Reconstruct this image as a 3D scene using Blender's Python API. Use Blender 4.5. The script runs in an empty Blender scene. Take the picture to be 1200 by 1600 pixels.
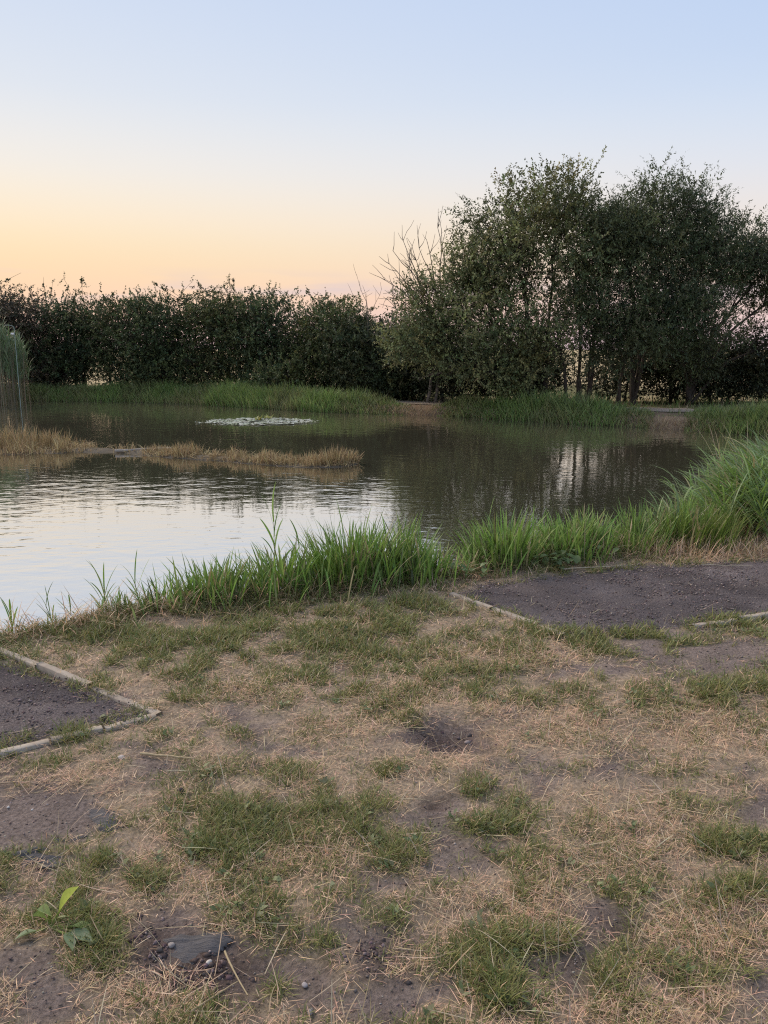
import bpy, math
import numpy as np
R = math.radians
rng = np.random.default_rng(7)
scene = bpy.context.scene
COL = scene.collection

# ------------------------------------------------------------------ camera
CAM_Z, PITCH, FPX = 1.5, R(12.0), 1200.0
cam_d = bpy.data.cameras.new('camera')
cam = bpy.data.objects.new('camera', cam_d); COL.objects.link(cam)
cam.location = (0, 0, CAM_Z); cam.rotation_euler = (R(90) - PITCH, 0, 0)
cam_d.sensor_fit = 'VERTICAL'; cam_d.sensor_height = 36.0
cam_d.lens = 36.0 * FPX / 1600.0
cam_d.clip_start = 0.05; cam_d.clip_end = 3000
scene.camera = cam

# ------------------------------------------------------------------ sky
SUN_AZ, SUN_EL = R(-50), R(3.0)          # azimuth from +Y, negative = left
world = bpy.data.worlds.new('World'); scene.world = world; world.use_nodes = True
nt = world.node_tree; nt.nodes.clear()
def wn(t, **k):
    n = nt.nodes.new(t)
    for a, b in k.items(): setattr(n, a, b)
    return n
def wmath(op, a, b=None, clamp=False):
    n = wn('ShaderNodeMath', operation=op, use_clamp=clamp)
    for i, s in enumerate((a, b)):
        if s is None: continue
        if isinstance(s, (int, float)): n.inputs[i].default_value = s
        else: nt.links.new(s, n.inputs[i])
    return n.outputs[0]
tc = wn('ShaderNodeTexCoord'); sep = wn('ShaderNodeSeparateXYZ')
nt.links.new(tc.outputs['Generated'], sep.inputs[0])
sx, sy, sz = sep.outputs
hl = wmath('SQRT', wmath('ADD', wmath('MULTIPLY', sx, sx), wmath('MULTIPLY', sy, sy)))
dot = wmath('ADD', wmath('MULTIPLY', sx, math.sin(SUN_AZ)), wmath('MULTIPLY', sy, math.cos(SUN_AZ)))
ca = wmath('DIVIDE', dot, wmath('MAXIMUM', hl, 0.001))
fac = wmath('DIVIDE', wmath('ADD', ca, 0.2), 1.2, True)
elev = wmath('DIVIDE', wmath('ARCSINE', sz), R(90), True)      # 0..1 = 0..90 degrees
def ramp(stops):
    n = wn('ShaderNodeValToRGB'); cr = n.color_ramp; cr.interpolation = 'B_SPLINE'
    while len(cr.elements) < len(stops): cr.elements.new(0.5)
    for e, (d, c) in zip(cr.elements, stops): e.position = d / 90.0; e.color = (*c, 1)
    nt.links.new(elev, n.inputs[0]); return n.outputs[0]
warm = ramp([(0, (.78,.56,.60)), (2.5, (.98,.64,.47)), (5.5, (1.04,.73,.42)), (8.3, (1.01,.83,.58)), (11.5, (.94,.87,.78)),
             (16, (.77,.81,.87)), (24, (.60,.70,.89)), (45, (.56,.63,.84)), (90, (.54,.60,.78))])
cool = ramp([(0, (.72,.60,.72)), (3, (.86,.67,.66)), (6, (.86,.77,.76)), (10, (.70,.75,.89)), (14, (.57,.71,.92)),
             (18, (.46,.62,.90)), (25, (.41,.57,.87)), (45, (.48,.58,.84)), (90, (.54,.60,.78))])
mx = wn('ShaderNodeMixRGB'); nt.links.new(fac, mx.inputs[0]); nt.links.new(cool, mx.inputs[1]); nt.links.new(warm, mx.inputs[2])
# faint lavender cloud bank low over the horizon
cmap = wn('ShaderNodeMapping'); cmap.inputs['Scale'].default_value = (5, 5, 46); nt.links.new(tc.outputs['Generated'], cmap.inputs[0])
cn = wn('ShaderNodeTexNoise'); cn.inputs['Scale'].default_value = 1.0; cn.inputs['Detail'].default_value = 5; nt.links.new(cmap.outputs[0], cn.inputs['Vector'])
band = wmath('MULTIPLY', wmath('SUBTRACT', 1.0, wmath('ABSOLUTE', wmath('DIVIDE', wmath('SUBTRACT', elev, 3.6 / 90), 2.0 / 90)), True), wmath('MULTIPLY', wmath('SUBTRACT', cn.outputs[0], .46), 5.0, True))
cmx = wn('ShaderNodeMixRGB'); nt.links.new(wmath('MULTIPLY', band, .75), cmx.inputs[0]); nt.links.new(mx.outputs[0], cmx.inputs[1]); cmx.inputs[2].default_value = (.66, .58, .66, 1); mx = cmx
sky = wn('ShaderNodeTexSky', sky_type='NISHITA', sun_disc=False, sun_elevation=SUN_EL, sun_rotation=SUN_AZ,
         air_density=1.0, dust_density=0.6, ozone_density=1.5)
sk = wn('ShaderNodeVectorMath', operation='SCALE'); nt.links.new(sky.outputs[0], sk.inputs[0]); sk.inputs['Scale'].default_value = 0.10
mx2 = wn('ShaderNodeMixRGB'); mx2.inputs[0].default_value = 0.06
nt.links.new(mx.outputs[0], mx2.inputs[1]); nt.links.new(sk.outputs[0], mx2.inputs[2])
bg = wn('ShaderNodeBackground'); bg.inputs[1].default_value = 0.86
nt.links.new(mx2.outputs[0], bg.inputs[0])
wo = wn('ShaderNodeOutputWorld'); nt.links.new(bg.outputs[0], wo.inputs[0])

afterglow_fill_d = bpy.data.lights.new('afterglow_fill', 'SUN'); afterglow_fill_d.energy = 2.6; afterglow_fill_d.angle = R(30); afterglow_fill_d.color = (1.0, .84, .68)
afterglow_fill = bpy.data.objects.new('afterglow_fill', afterglow_fill_d); COL.objects.link(afterglow_fill)
afterglow_fill.rotation_euler = (R(50), 0, math.pi - SUN_AZ)      # added soft fill lamp standing in for the afterglow, raised above the set sun
vs = scene.view_settings
vs.view_transform = 'Standard'; vs.look = 'None'; vs.exposure = 0.30; vs.gamma = 1.0; vs.use_curve_mapping = False
scene.cycles.use_denoising = False; scene.cycles.filter_width = 1.15
scene.cycles.max_bounces = 6; scene.cycles.diffuse_bounces = 3; scene.cycles.transmission_bounces = 3; scene.cycles.glossy_bounces = 3

# ------------------------------------------------------------------ picture geometry helpers
CP, SP = math.cos(PITCH), math.sin(PITCH)
def ray(px, py):
    u = (np.asarray(px, float) - 600) / FPX; v = (800 - np.asarray(py, float)) / FPX
    return u, CP + v * SP, -SP + v * CP
def P(px, py, z=0.0):                      # where the sight line meets the level z
    dx, dy, dz = ray(px, py); t = (z - CAM_Z) / dz
    return np.stack([dx * t, dy * t], -1)
def at(px, py, Y):                         # point of the sight line at distance Y
    dx, dy, dz = ray(px, py); t = Y / dy
    return np.array([dx * t, Y, CAM_Z + dz * t])
def topix(x, y, z=0.0):
    fy, up = y, z - CAM_Z
    d = fy * CP - up * SP; d = np.where(d < .05, .05, d)
    return 600 + FPX * x / d, 800 - FPX * (fy * SP + up * CP) / d

# ------------------------------------------------------------------ noise
def _h(ix, iy, s):
    n = (ix.astype(np.int64) * 374761393 + iy.astype(np.int64) * 668265263 + s * 974711) & 0x7fffffff
    n = ((n ^ (n >> 13)) * 1274126177) & 0x7fffffff
    return ((n ^ (n >> 16)) & 0xffff) / 65535.0
def vnoise(x, y, s=0):
    ix = np.floor(x); iy = np.floor(y); fx = x - ix; fy = y - iy
    fx = fx * fx * (3 - 2 * fx); fy = fy * fy * (3 - 2 * fy)
    a = _h(ix, iy, s); b = _h(ix + 1, iy, s); c = _h(ix, iy + 1, s); d = _h(ix + 1, iy + 1, s)
    return (a * (1 - fx) + b * fx) * (1 - fy) + (c * (1 - fx) + d * fx) * fy
def fbm(x, y, sc, o=4, s=0):
    r = 0; a = .5; t = 0
    for k in range(o):
        r = r + a * vnoise(x * sc + 17.3 * k, y * sc - 9.1 * k, s + k); t += a; a *= .5; sc *= 2.03
    return r / t
def sst(a, b, x):
    t = np.clip((x - a) / (b - a), 0, 1); return t * t * (3 - 2 * t)

# ------------------------------------------------------------------ mesh + material helpers
def mesh_np(name, V, Q=None, T=None, col=None, smooth=False, mat=None, parent=None, link=True):
    me = bpy.data.meshes.new(name); V = np.asarray(V, np.float32)
    Q = np.zeros((0, 4), np.int32) if Q is None else np.asarray(Q, np.int32)
    T = np.zeros((0, 3), np.int32) if T is None else np.asarray(T, np.int32)
    me.vertices.add(len(V)); me.vertices.foreach_set('co', V.ravel())
    me.loops.add(Q.size + T.size); me.loops.foreach_set('vertex_index', np.concatenate([Q.ravel(), T.ravel()]).astype(np.int32))
    me.polygons.add(len(Q) + len(T))
    st = np.concatenate([np.arange(len(Q)) * 4, Q.size + np.arange(len(T)) * 3]).astype(np.int32)
    me.polygons.foreach_set('loop_start', st)
    if smooth: me.polygons.foreach_set('use_smooth', np.ones(len(st), bool))
    me.update(calc_edges=True)
    if col is not None:
        a = me.color_attributes.new('Col', 'FLOAT_COLOR', 'POINT')
        c = np.ones((len(V), 4), np.float32); c[:, :3] = col; a.data.foreach_set('color', c.ravel())
    if mat: me.materials.append(mat)
    if not link: return me
    o = bpy.data.objects.new(name, me); COL.objects.link(o)
    if parent: o.parent = parent
    return o
def tag(o, label=None, cat=None, group=None, kind=None):
    for k, v in (('label', label), ('category', cat), ('group', group), ('kind', kind)):
        if v: o[k] = v
    return o
def empty(name, loc=(0, 0, 0)):
    o = bpy.data.objects.new(name, None); COL.objects.link(o); o.location = loc; o.empty_display_size = .1; return o
def place_child(o, root):                 # child built in world coordinates
    o.parent = root
    l = root.location; o.matrix_parent_inverse.identity(); o.location = (-l[0], -l[1], -l[2])
def mat_new(name):
    m = bpy.data.materials.new(name); m.use_nodes = True; m.node_tree.nodes.clear(); return m
def node(m, t, **k):
    n = m.node_tree.nodes.new(t)
    for a, b in k.items(): setattr(n, a, b)
    return n
def lk(m, a, b): m.node_tree.links.new(a, b)
def leaf_mat(name, trans=.3, rough=.5, sp=.3):
    m = mat_new(name); a = node(m, 'ShaderNodeAttribute', attribute_name='Col')
    p = node(m, 'ShaderNodeBsdfPrincipled'); p.inputs['Roughness'].default_value = rough; p.inputs['Specular IOR Level'].default_value = sp
    t = node(m, 'ShaderNodeBsdfTranslucent'); mixn = node(m, 'ShaderNodeMixShader'); mixn.inputs[0].default_value = trans
    o = node(m, 'ShaderNodeOutputMaterial')
    nz = node(m, 'ShaderNodeTexNoise'); nz.inputs['Scale'].default_value = 60
    hs = node(m, 'ShaderNodeHueSaturation'); mr = node(m, 'ShaderNodeMapRange'); mr.inputs[3].default_value = .75; mr.inputs[4].default_value = 1.25
    geo = node(m, 'ShaderNodeNewGeometry'); lk(m, geo.outputs['Position'], nz.inputs['Vector'])
    lk(m, nz.outputs[0], mr.inputs[0]); lk(m, mr.outputs[0], hs.inputs['Value']); lk(m, a.outputs[0], hs.inputs['Color'])
    lk(m, hs.outputs[0], p.inputs['Base Color']); lk(m, hs.outputs[0], t.inputs[0])
    lk(m, p.outputs[0], mixn.inputs[1]); lk(m, t.outputs[0], mixn.inputs[2]); lk(m, mixn.outputs[0], o.inputs[0]); return m
def solid_mat(name, c1, c2, scale=20, rough=.85, bump=.3, bdist=.01, stretch=(1, 1, 1), spec=.25):
    m = mat_new(name); p = node(m, 'ShaderNodeBsdfPrincipled'); o = node(m, 'ShaderNodeOutputMaterial')
    tcx = node(m, 'ShaderNodeTexCoord'); mp = node(m, 'ShaderNodeMapping'); mp.inputs['Scale'].default_value = stretch
    nz = node(m, 'ShaderNodeTexNoise'); nz.inputs['Scale'].default_value = scale; nz.inputs['Detail'].default_value = 8; nz.inputs['Roughness'].default_value = .65
    cr = node(m, 'ShaderNodeValToRGB'); cr.color_ramp.elements[0].position = .3; cr.color_ramp.elements[1].position = .72
    cr.color_ramp.elements[0].color = (*c1, 1); cr.color_ramp.elements[1].color = (*c2, 1)
    b = node(m, 'ShaderNodeBump'); b.inputs['Strength'].default_value = bump; b.inputs['Distance'].default_value = bdist
    lk(m, tcx.outputs['Object'], mp.inputs[0]); lk(m, mp.outputs[0], nz.inputs['Vector']); lk(m, nz.outputs[0], cr.inputs[0])
    lk(m, cr.outputs[0], p.inputs['Base Color']); lk(m, nz.outputs[0], b.inputs['Height']); lk(m, b.outputs[0], p.inputs['Normal'])
    p.inputs['Roughness'].default_value = rough; p.inputs['Specular IOR Level'].default_value = spec; lk(m, p.outputs[0], o.inputs[0]); return m
def col_mat(name, scale=120, rough=.95, bump=.6, bdist=.006, var=(.6, 1.35)):     # attribute colour with fine grain
    m = mat_new(name); p = node(m, 'ShaderNodeBsdfPrincipled'); o = node(m, 'ShaderNodeOutputMaterial')
    a = node(m, 'ShaderNodeAttribute', attribute_name='Col'); geo = node(m, 'ShaderNodeNewGeometry')
    nz = node(m, 'ShaderNodeTexNoise'); nz.inputs['Scale'].default_value = scale; nz.inputs['Detail'].default_value = 10; nz.inputs['Roughness'].default_value = .7
    lk(m, geo.outputs['Position'], nz.inputs['Vector'])
    mr = node(m, 'ShaderNodeMapRange'); mr.inputs[1].default_value = .3; mr.inputs[2].default_value = .7; mr.inputs[3].default_value = var[0]; mr.inputs[4].default_value = var[1]
    hs = node(m, 'ShaderNodeHueSaturation'); lk(m, nz.outputs[0], mr.inputs[0]); lk(m, mr.outputs[0], hs.inputs['Value']); lk(m, a.outputs[0], hs.inputs['Color'])
    b = node(m, 'ShaderNodeBump'); b.inputs['Strength'].default_value = bump; b.inputs['Distance'].default_value = bdist
    lk(m, nz.outputs[0], b.inputs['Height']); lk(m, b.outputs[0], p.inputs['Normal']); lk(m, hs.outputs[0], p.inputs['Base Color'])
    p.inputs['Roughness'].default_value = rough; p.inputs['Specular IOR Level'].default_value = 0.0; lk(m, p.outputs[0], o.inputs[0]); return m
M_LEAF = leaf_mat('foliage', .22, .55, .3)
M_GRASS = leaf_mat('grass_blade', .3, .5, .35)
M_STRAW = leaf_mat('dry_blade', .2, .7, .2)
M_BARK = solid_mat('bark', (.035, .028, .022), (.10, .08, .065), 14, .9, .8, .02, (1, 1, .25))
M_DEADW = solid_mat('dead_wood', (.09, .075, .06), (.2, .17, .14), 14, .9, .5, .01)
M_TIMBER = solid_mat('weathered_timber', (.24, .195, .15), (.46, .40, .32), 9, .85, .5, .004, (1, 1, 1))
M_STONE = col_mat('stone', 60, .85, .4, .003, (.75, 1.2))
M_GROUND = col_mat('ground_soil', 75, .95, 1.0, .014, (.5, 1.5))
M_GRAVEL = col_mat('gravel_soil', 110, .95, 1.0, .020, (.4, 1.6))
M_MEMB = solid_mat('grey_membrane', (.07, .067, .068), (.17, .16, .158), 9, .8, 1.0, .016, (1.2, 9, 1))
M_POLE = solid_mat('pale_pole', (.20, .26, .22), (.30, .36, .31), 10, .5, .1, .002)

# ------------------------------------------------------------------ pond outline
WZ = -0.40
near_edge_px = [(-160, 1015), (0, 990), (100, 968), (200, 952), (400, 928), (600, 908), (700, 893), (820, 872), (950, 858), (1060, 848)]
near_edge = [P(a, b, 0.0) for a, b in near_edge_px]
far_px = [(1420, 694), (1300, 687), (1220, 682), (1150, 678), (1100, 674), (1000, 668), (900, 663), (800, 657), (745, 653), (690, 650), (650, 649), (610, 648), (500, 644), (400, 638), (300, 632), (200, 628), (100, 627), (0, 627), (-120, 628)]
far_edge = [P(a, b, WZ) for a, b in far_px]
shore = [np.array([-9, 5.4]), np.array([-5, 4.75])] + [e + np.array([0, .42]) for e in near_edge] + \
        [np.array(q) for q in ((3.0, 7.0), (3.8, 7.9), (4.9, 9.1), (7.2, 10.6), (10.0, 12.8))] + far_edge + \
        [np.array([-20, 25.]), np.array([-21, 15.]), np.array([-15, 8.])]
shore = np.array(shore)
def in_poly(x, y, poly):
    r = np.zeros(np.shape(x), bool); n = len(poly); j = n - 1
    for i in range(n):
        xi, yi = poly[i]; xj, yj = poly[j]
        c = ((yi > y) != (yj > y)) & (x < (xj - xi) * (y - yi) / (yj - yi + 1e-12) + xi); r ^= c; j = i
    return r
def poly_dist(x, y, poly, closed=True):
    d = np.full(np.shape(x), 1e9); n = len(poly)
    for i in range(n if closed else n - 1):
        a = poly[i]; b = poly[(i + 1) % n]; e = b - a; L = e @ e + 1e-12
        t = np.clip(((x - a[0]) * e[0] + (y - a[1]) * e[1]) / L, 0, 1)
        d = np.minimum(d, np.hypot(x - a[0] - t * e[0], y - a[1] - t * e[1]))
    return d
def pond_sd(x, y):
    d = poly_dist(x, y, shore); return np.where(in_poly(x, y, shore), -d, d)

# ------------------------------------------------------------------ ground relief and layout of the turf
HOLES = [(705, 1150, .17, .05), (682, 1256, .05, .03), (405, 1205, .05, .02), (440, 1500, .14, .02)]
HOLES = [(P(a, b)[0], P(a, b)[1], r, d) for a, b, r, d in HOLES]
def H(x, y):
    x = np.asarray(x, float); y = np.asarray(y, float)
    sd = pond_sd(x, y)
    far = sst(9, 15, y)
    top = -.14 * far + (fbm(x, y, 1.1, 3, 3) - .5) * .05 + (fbm(x, y, .11, 2, 9) - .5) * .10 * far
    steep = np.where(y > 12, .35, .42)
    k = sst(0, 1, np.clip(sd / steep, 0, 1) ** .8)
    z = np.where(sd > 0, WZ - .03 + (top - WZ + .03) * k, WZ - .03 + np.maximum(sd * .6, -1.2))
    near = 1 - sst(7, 10, y)
    z = z + near * ((fbm(x, y, 5, 3, 21) - .5) * .026 + (fbm(x, y, 28, 3, 31) - .5) * .011)
    for hx, hy, r, d in HOLES:
        q = np.hypot(x - hx, (y - hy)) / r
        z = z - d * np.exp(-q ** 2 * 1.6) + d * .35 * np.exp(-((q - 1.35) / .3) ** 2)
    return z
PAD_R = [P(a, b) for a, b in ((712, 932), (770, 954), (840, 978), (905, 999), (985, 994), (1080, 981), (1250, 957), (1420, 930), (1420, 868), (1200, 876), (1000, 884), (850, 899), (760, 914))]
PAD_L = [P(a, b) for a, b in ((-120, 972), (0, 1024), (120, 1071), (243, 1121), (120, 1151), (0, 1182), (-160, 1222))]
PAD_R, PAD_L = np.array(PAD_R), np.array(PAD_L)
GREEN = [(130,1150,85,24,1.2),(60,1180,70,14,.8),(390,1285,80,36,1.2),(345,1330,60,26,1),(470,1275,30,24,.4),(175,1335,65,24,.9),(205,1388,65,26,1),(560,1285,55,30,1),(525,1258,40,22,.9),
 (610,1298,50,22,1),(640,1348,34,22,1),(755,1238,48,26,1),(790,1300,55,34,1.1),(745,1325,40,18,.7),(620,1205,50,14,.6),(440,1198,45,16,.7),(550,1060,130,22,.8),(730,1062,100,22,.85),(600,1020,90,16,.7),(480,1078,70,16,.6),
 (970,1003,115,17,1.6),(1140,974,70,11,1.4),(1135,1087,90,18,1.5),(900,1085,130,22,.55),(1150,1320,55,26,1.1),(1165,1378,45,22,1),(1010,1392,60,16,.7),(820,1385,40,16,.9),(655,1432,60,22,.8),
 (790,1482,65,36,1),(772,1552,38,26,1.1),(860,1465,30,20,.4),(1010,1530,120,40,.55),(1060,1490,60,30,.4),(90,1590,60,26,.9),(60,1400,90,60,.7),(130,1450,60,40,.7),(412,1548,34,20,.9),(450,1600,60,20,.8),(60,1560,20,10,.4),
 (450,962,300,16,.75),(150,990,150,18,.75),(620,945,110,14,.7),(330,1020,200,16,.6),(380,1405,110,40,.5),(300,1005,330,26,.8),(250,1045,160,30,.65),(480,985,300,18,.7),(280,1100,60,18,.7),(330,1150,80,14,.5),(640,1120,50,12,.4),(590,1100,40,20,.6),(930,1205,60,20,.35),(1060,1225,70,22,.35),(1170,1290,40,16,.5),
 (580,1170,60,16,.4),(330,1220,70,14,.5),(1000,1100,60,14,.5),(560,1590,50,16,.6),(700,950,60,14,.8),(800,985,70,12,.8),(1010,880,80,8,.4),(900,890,90,9,.6),(1000,1445,30,15,.4),(480,1455,80,20,.45),(20,1330,15,20,.8)]
SOIL = [(705,1150,52,20,1.3),(690,1275,48,40,.9),(725,1345,50,30,.9),(50,1275,90,60,1),(40,1545,60,40,.9),(300,1500,100,56,1.2),(430,1520,70,50,1.1),(560,1470,60,40,.8),(880,1525,46,50,1.1),(965,1440,56,36,1),
 (1150,1560,50,46,.9),(1100,1020,150,34,1.1),(960,1045,110,20,.7),(250,1215,60,18,.6),(610,1560,80,34,.7),(1180,1260,40,24,.8),(860,1200,50,24,.5),(400,1120,60,16,.5),(600,1390,60,30,.5),(480,1560,50,40,.8),(1000,1200,70,30,.35),(740,1400,40,20,.5),(150,1600,40,20,.5)]
STRAW = [(830,1030,120,26,1),(620,1088,66,26,1),(860,1125,130,36,.9),(1100,1135,110,32,1),(400,1080,70,18,.8),(90,1230,80,20,1),(1000,1300,90,46,.6),(220,1540,80,40,1),(1120,1460,90,50,.9),(470,1340,50,44,.6),
 (850,1420,80,50,.7),(700,1030,60,16,.5),(1130,1005,40,10,.5),(1100,868,110,10,1.2),(1180,1410,50,20,.7),(280,1370,60,24,.6),(1000,1590,120,30,.6),(560,1130,60,18,.6),(700,1190,80,20,.5),(900,1350,60,20,.5),(330,1430,40,16,.5)]
def layout(px, py, L):
    r = np.zeros(np.shape(px))
    for a, b, c, d, s in L:
        q = ((px - a) / c) ** 2 + ((py - b) / d) ** 2
        r = np.maximum(r, s * np.exp(-q * .9))
    return r
def turf(x, y):
    """densities of green grass, straw and bare soil on the trodden bank"""
    px, py = topix(x, y, 0 * x)
    wx = (fbm(x, y, 7, 3, 41) - .5) * 2; wy = (fbm(x, y, 7, 3, 47) - .5) * 2
    s = np.clip((py - 840) / 700, .08, 1)
    qx, qy = px + wx * 75 * s, py + wy * 42 * s
    n = fbm(x, y, 3.3, 4, 51); n2 = fbm(x, y, 9, 3, 61)
    g = layout(qx, qy, GREEN); so = layout(qx, qy, SOIL); st = layout(qx, qy, STRAW)
    n3 = fbm(x, y, 26, 3, 66)
    tb = sst(.36, .62, n2)
    g = np.clip((n3 - .5) * .8 + g * (.12 + .95 * tb) + (n - .5) * .5 + .30 * tb + .06 + .12 * np.exp(-((py - 1020) / 60) ** 2) - so * .55, 0, 1.4)
    st = np.clip(.40 + st * .70 + (n2 - .5) * .9 - (n3 - .5) * .8 - so * .75 - np.clip(g, 0, 1) * .25, 0, 1.3)
    so = np.clip(.30 + so * .8 - st * .35 - g * .4 + (fbm(x, y, 6, 3, 71) - .5) * .8 + (fbm(x, y, 17, 3, 75) - .5) * .9, 0, 1)
    pad = in_poly(x, y, PAD_R) | in_poly(x, y, PAD_L)
    deep = pad & (np.minimum(poly_dist(x, y, PAD_R), poly_dist(x, y, PAD_L)) > .10)
    return np.where(deep, 0, g), np.where(pad, 0, st), np.where(pad, 1, so)

# ground: one sheet, fine near the camera and coarse to the horizon
def axis(lo, hi, step, far_lo, far_hi, cap, cap_lim):
    c = list(np.arange(lo, hi, step)); s = step
    while c[-1] < far_hi:
        s *= 1.12 if c[-1] < cap_lim else 1.25
        if c[-1] < cap_lim: s = min(s, cap)
        c.append(c[-1] + s)
    s = step; b = [lo]
    while b[-1] > far_lo:
        s *= 1.12 if b[-1] > -cap_lim else 1.25
        if b[-1] > -cap_lim: s = min(s, cap)
        b.append(b[-1] - s)
    return np.array(b[::-1] + c[1:])
gx = axis(-2.6, 3.4, .050, -900, 900, .30, 24); gy = axis(1.1, 6.2, .036, -60, 1500, .30, 36)
GX, GY = np.meshgrid(gx, gy); nx, ny = len(gx), len(gy)
X, Y = GX.ravel(), GY.ravel()
Z = H(X, Y)
near = (np.abs(X) < 5) & (Y > .6) & (Y < 8.5)
g_ = np.zeros(len(X)); st_ = np.full(len(X), .5); so_ = np.full(len(X), .2)
g_[near], st_[near], so_[near] = turf(X[near], Y[near])
c_thatch = np.array([.35, .272, .192]); c_soil = np.array([.210, .168, .145]); c_moss = np.array([.135, .135, .07]); c_pink = np.array([.44, .31, .235])
n1 = fbm(X, Y, 4, 4, 81)[:, None]; n2 = fbm(X, Y, 13, 3, 91)[:, None]
C = c_thatch * (.8 + .4 * n2) * np.ones((len(X), 1))
C = C + (c_pink - C) * (sst(.55, .8, n1) * sst(.3, .9, st_[:, None]) * .8)
C = C + (c_soil * (.75 + .5 * n2) - C) * sst(.15, .65, so_[:, None])
C = C + (c_moss - C) * np.clip(g_[:, None] * .9, 0, .85)
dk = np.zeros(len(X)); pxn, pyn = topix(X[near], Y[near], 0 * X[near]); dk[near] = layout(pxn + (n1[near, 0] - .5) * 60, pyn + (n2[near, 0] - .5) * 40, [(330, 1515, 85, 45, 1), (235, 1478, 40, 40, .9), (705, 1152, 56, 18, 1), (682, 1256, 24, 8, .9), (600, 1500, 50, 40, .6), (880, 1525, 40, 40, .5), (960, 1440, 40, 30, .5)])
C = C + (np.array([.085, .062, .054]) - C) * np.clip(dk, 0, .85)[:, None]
sdv = pond_sd(X, Y)[:, None]
mud = np.array([.10, .08, .06]); C = C + (mud - C) * (1 - sst(.0, .5, sdv))
fieldf = sst(9, 14, Y)[:, None]; cf = np.array([.17, .16, .085]) + (np.array([.36, .29, .17]) - np.array([.17, .16, .085])) * sst(.4, .6, fbm(X, Y, .5, 3, 5))[:, None]
cf = cf + (np.array([.13, .115, .07]) - cf) * (1 - sst(1.2, 3.0, sdv)); cf = cf + (np.array([.50, .40, .24]) - cf) * sst(34, 38, Y)[:, None]
C = np.where(sdv > .5, C + (cf - C) * fieldf, C)
fpx, _ = topix(X, Y, np.full(len(X), -.2)); be = (np.exp(-((fpx - 1040) / 27) ** 4) + np.exp(-((fpx - 655) / 36) ** 4)) * (Y > 17) * (Y < 26) * (sdv[:, 0] < 1.6) * (sdv[:, 0] > -.05); C = C + (np.array([.27, .19, .125]) - C) * np.clip(be, 0, 1)[:, None]
i = np.arange(nx * ny).reshape(ny, nx)
Q = np.stack([i[:-1, :-1], i[:-1, 1:], i[1:, 1:], i[1:, :-1]], -1).reshape(-1, 4)
tag(mesh_np('ground', np.stack([X, Y, Z], -1), Q, col=C, smooth=True, mat=M_GROUND), 'trodden dry earth bank and the field beyond the pond', kind='structure')

# ------------------------------------------------------------------ water
def water_mat():
    m = mat_new('pond_water'); o = node(m, 'ShaderNodeOutputMaterial')
    body = node(m, 'ShaderNodeBsdfPrincipled'); body.inputs['Base Color'].default_value = (.125, .116, .076, 1); body.inputs['Roughness'].default_value = .6; body.inputs['Specular IOR Level'].default_value = 0
    gl = node(m, 'ShaderNodeBsdfGlossy'); gl.inputs['Roughness'].default_value = .02; gl.inputs['Color'].default_value = (.94, .92, .90, 1)
    geo = node(m, 'ShaderNodeNewGeometry')
    def nz(scale, sx_, sy_, rot, det):
        mp = node(m, 'ShaderNodeMapping'); mp.inputs['Scale'].default_value = (sx_, sy_, 1); mp.inputs['Rotation'].default_value = (0, 0, R(rot))
        n = node(m, 'ShaderNodeTexNoise'); n.inputs['Scale'].default_value = scale; n.inputs['Detail'].default_value = det; n.inputs['Roughness'].default_value = .5
        lk(m, geo.outputs['Position'], mp.inputs[0]); lk(m, mp.outputs[0], n.inputs['Vector']); return n.outputs[0]
    a = nz(4.5, .6, 1.0, 6, 2); b = nz(13, .5, 1.0, -8, 2); c = nz(.35, 1, 1, 0, 2)
    mr = node(m, 'ShaderNodeMapRange'); mr.inputs[1].default_value = .38; mr.inputs[2].default_value = .62; mr.inputs[3].default_value = .25; mr.inputs[4].default_value = 1.0
    lk(m, c, mr.inputs[0])
    b1 = node(m, 'ShaderNodeBump'); b1.inputs['Distance'].default_value = .0075; lk(m, mr.outputs[0], b1.inputs['Strength']); lk(m, a, b1.inputs['Height'])
    b2 = node(m, 'ShaderNodeBump'); b2.inputs['Distance'].default_value = .0022; lk(m, mr.outputs[0], b2.inputs['Strength']); lk(m, b, b2.inputs['Height']); lk(m, b1.outputs[0], b2.inputs['Normal'])
    lk(m, b2.outputs[0], gl.inputs['Normal'])
    lw = node(m, 'ShaderNodeLayerWeight'); lw.inputs[0].default_value = .5
    cr = node(m, 'ShaderNodeValToRGB'); e = cr.color_ramp.elements; e[0].position = 0; e[0].color = (.04,) * 3 + (1,); e[1].position = 1; e[1].color = (.86,) * 3 + (1,)
    for p_, v_ in ((.45, .45), (.62, .87), (.85, .84)):
        q = e.new(p_); q.color = (v_, v_, v_, 1)
    lk(m, lw.outputs['Facing'], cr.inputs[0])
    mx_ = node(m, 'ShaderNodeMixShader'); lk(m, cr.outputs[0], mx_.inputs[0]); lk(m, body.outputs[0], mx_.inputs[1]); lk(m, gl.outputs[0], mx_.inputs[2])
    lk(m, mx_.outputs[0], o.inputs[0]); return m
wp = shore.copy(); cen = wp.mean(0)
wx_ = np.linspace(-22, 9, 60); wy_ = np.linspace(3.4, 30, 60); WX, WY = np.meshgrid(wx_, wy_); ii = np.arange(3600).reshape(60, 60)
cells = np.stack([ii[:-1, :-1], ii[:-1, 1:], ii[1:, 1:], ii[1:, :-1]], -1).reshape(-1, 4)
cx_ = WX.ravel()[cells].mean(1); cy_ = WY.ravel()[cells].mean(1)
cells = cells[pond_sd(cx_, cy_) < .55]
tag(mesh_np('pond_water', np.stack([WX.ravel(), WY.ravel(), np.full(3600, WZ)], -1), cells, mat=water_mat(), smooth=True), 'still murky pond water mirroring the evening sky', kind='structure')

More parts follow.
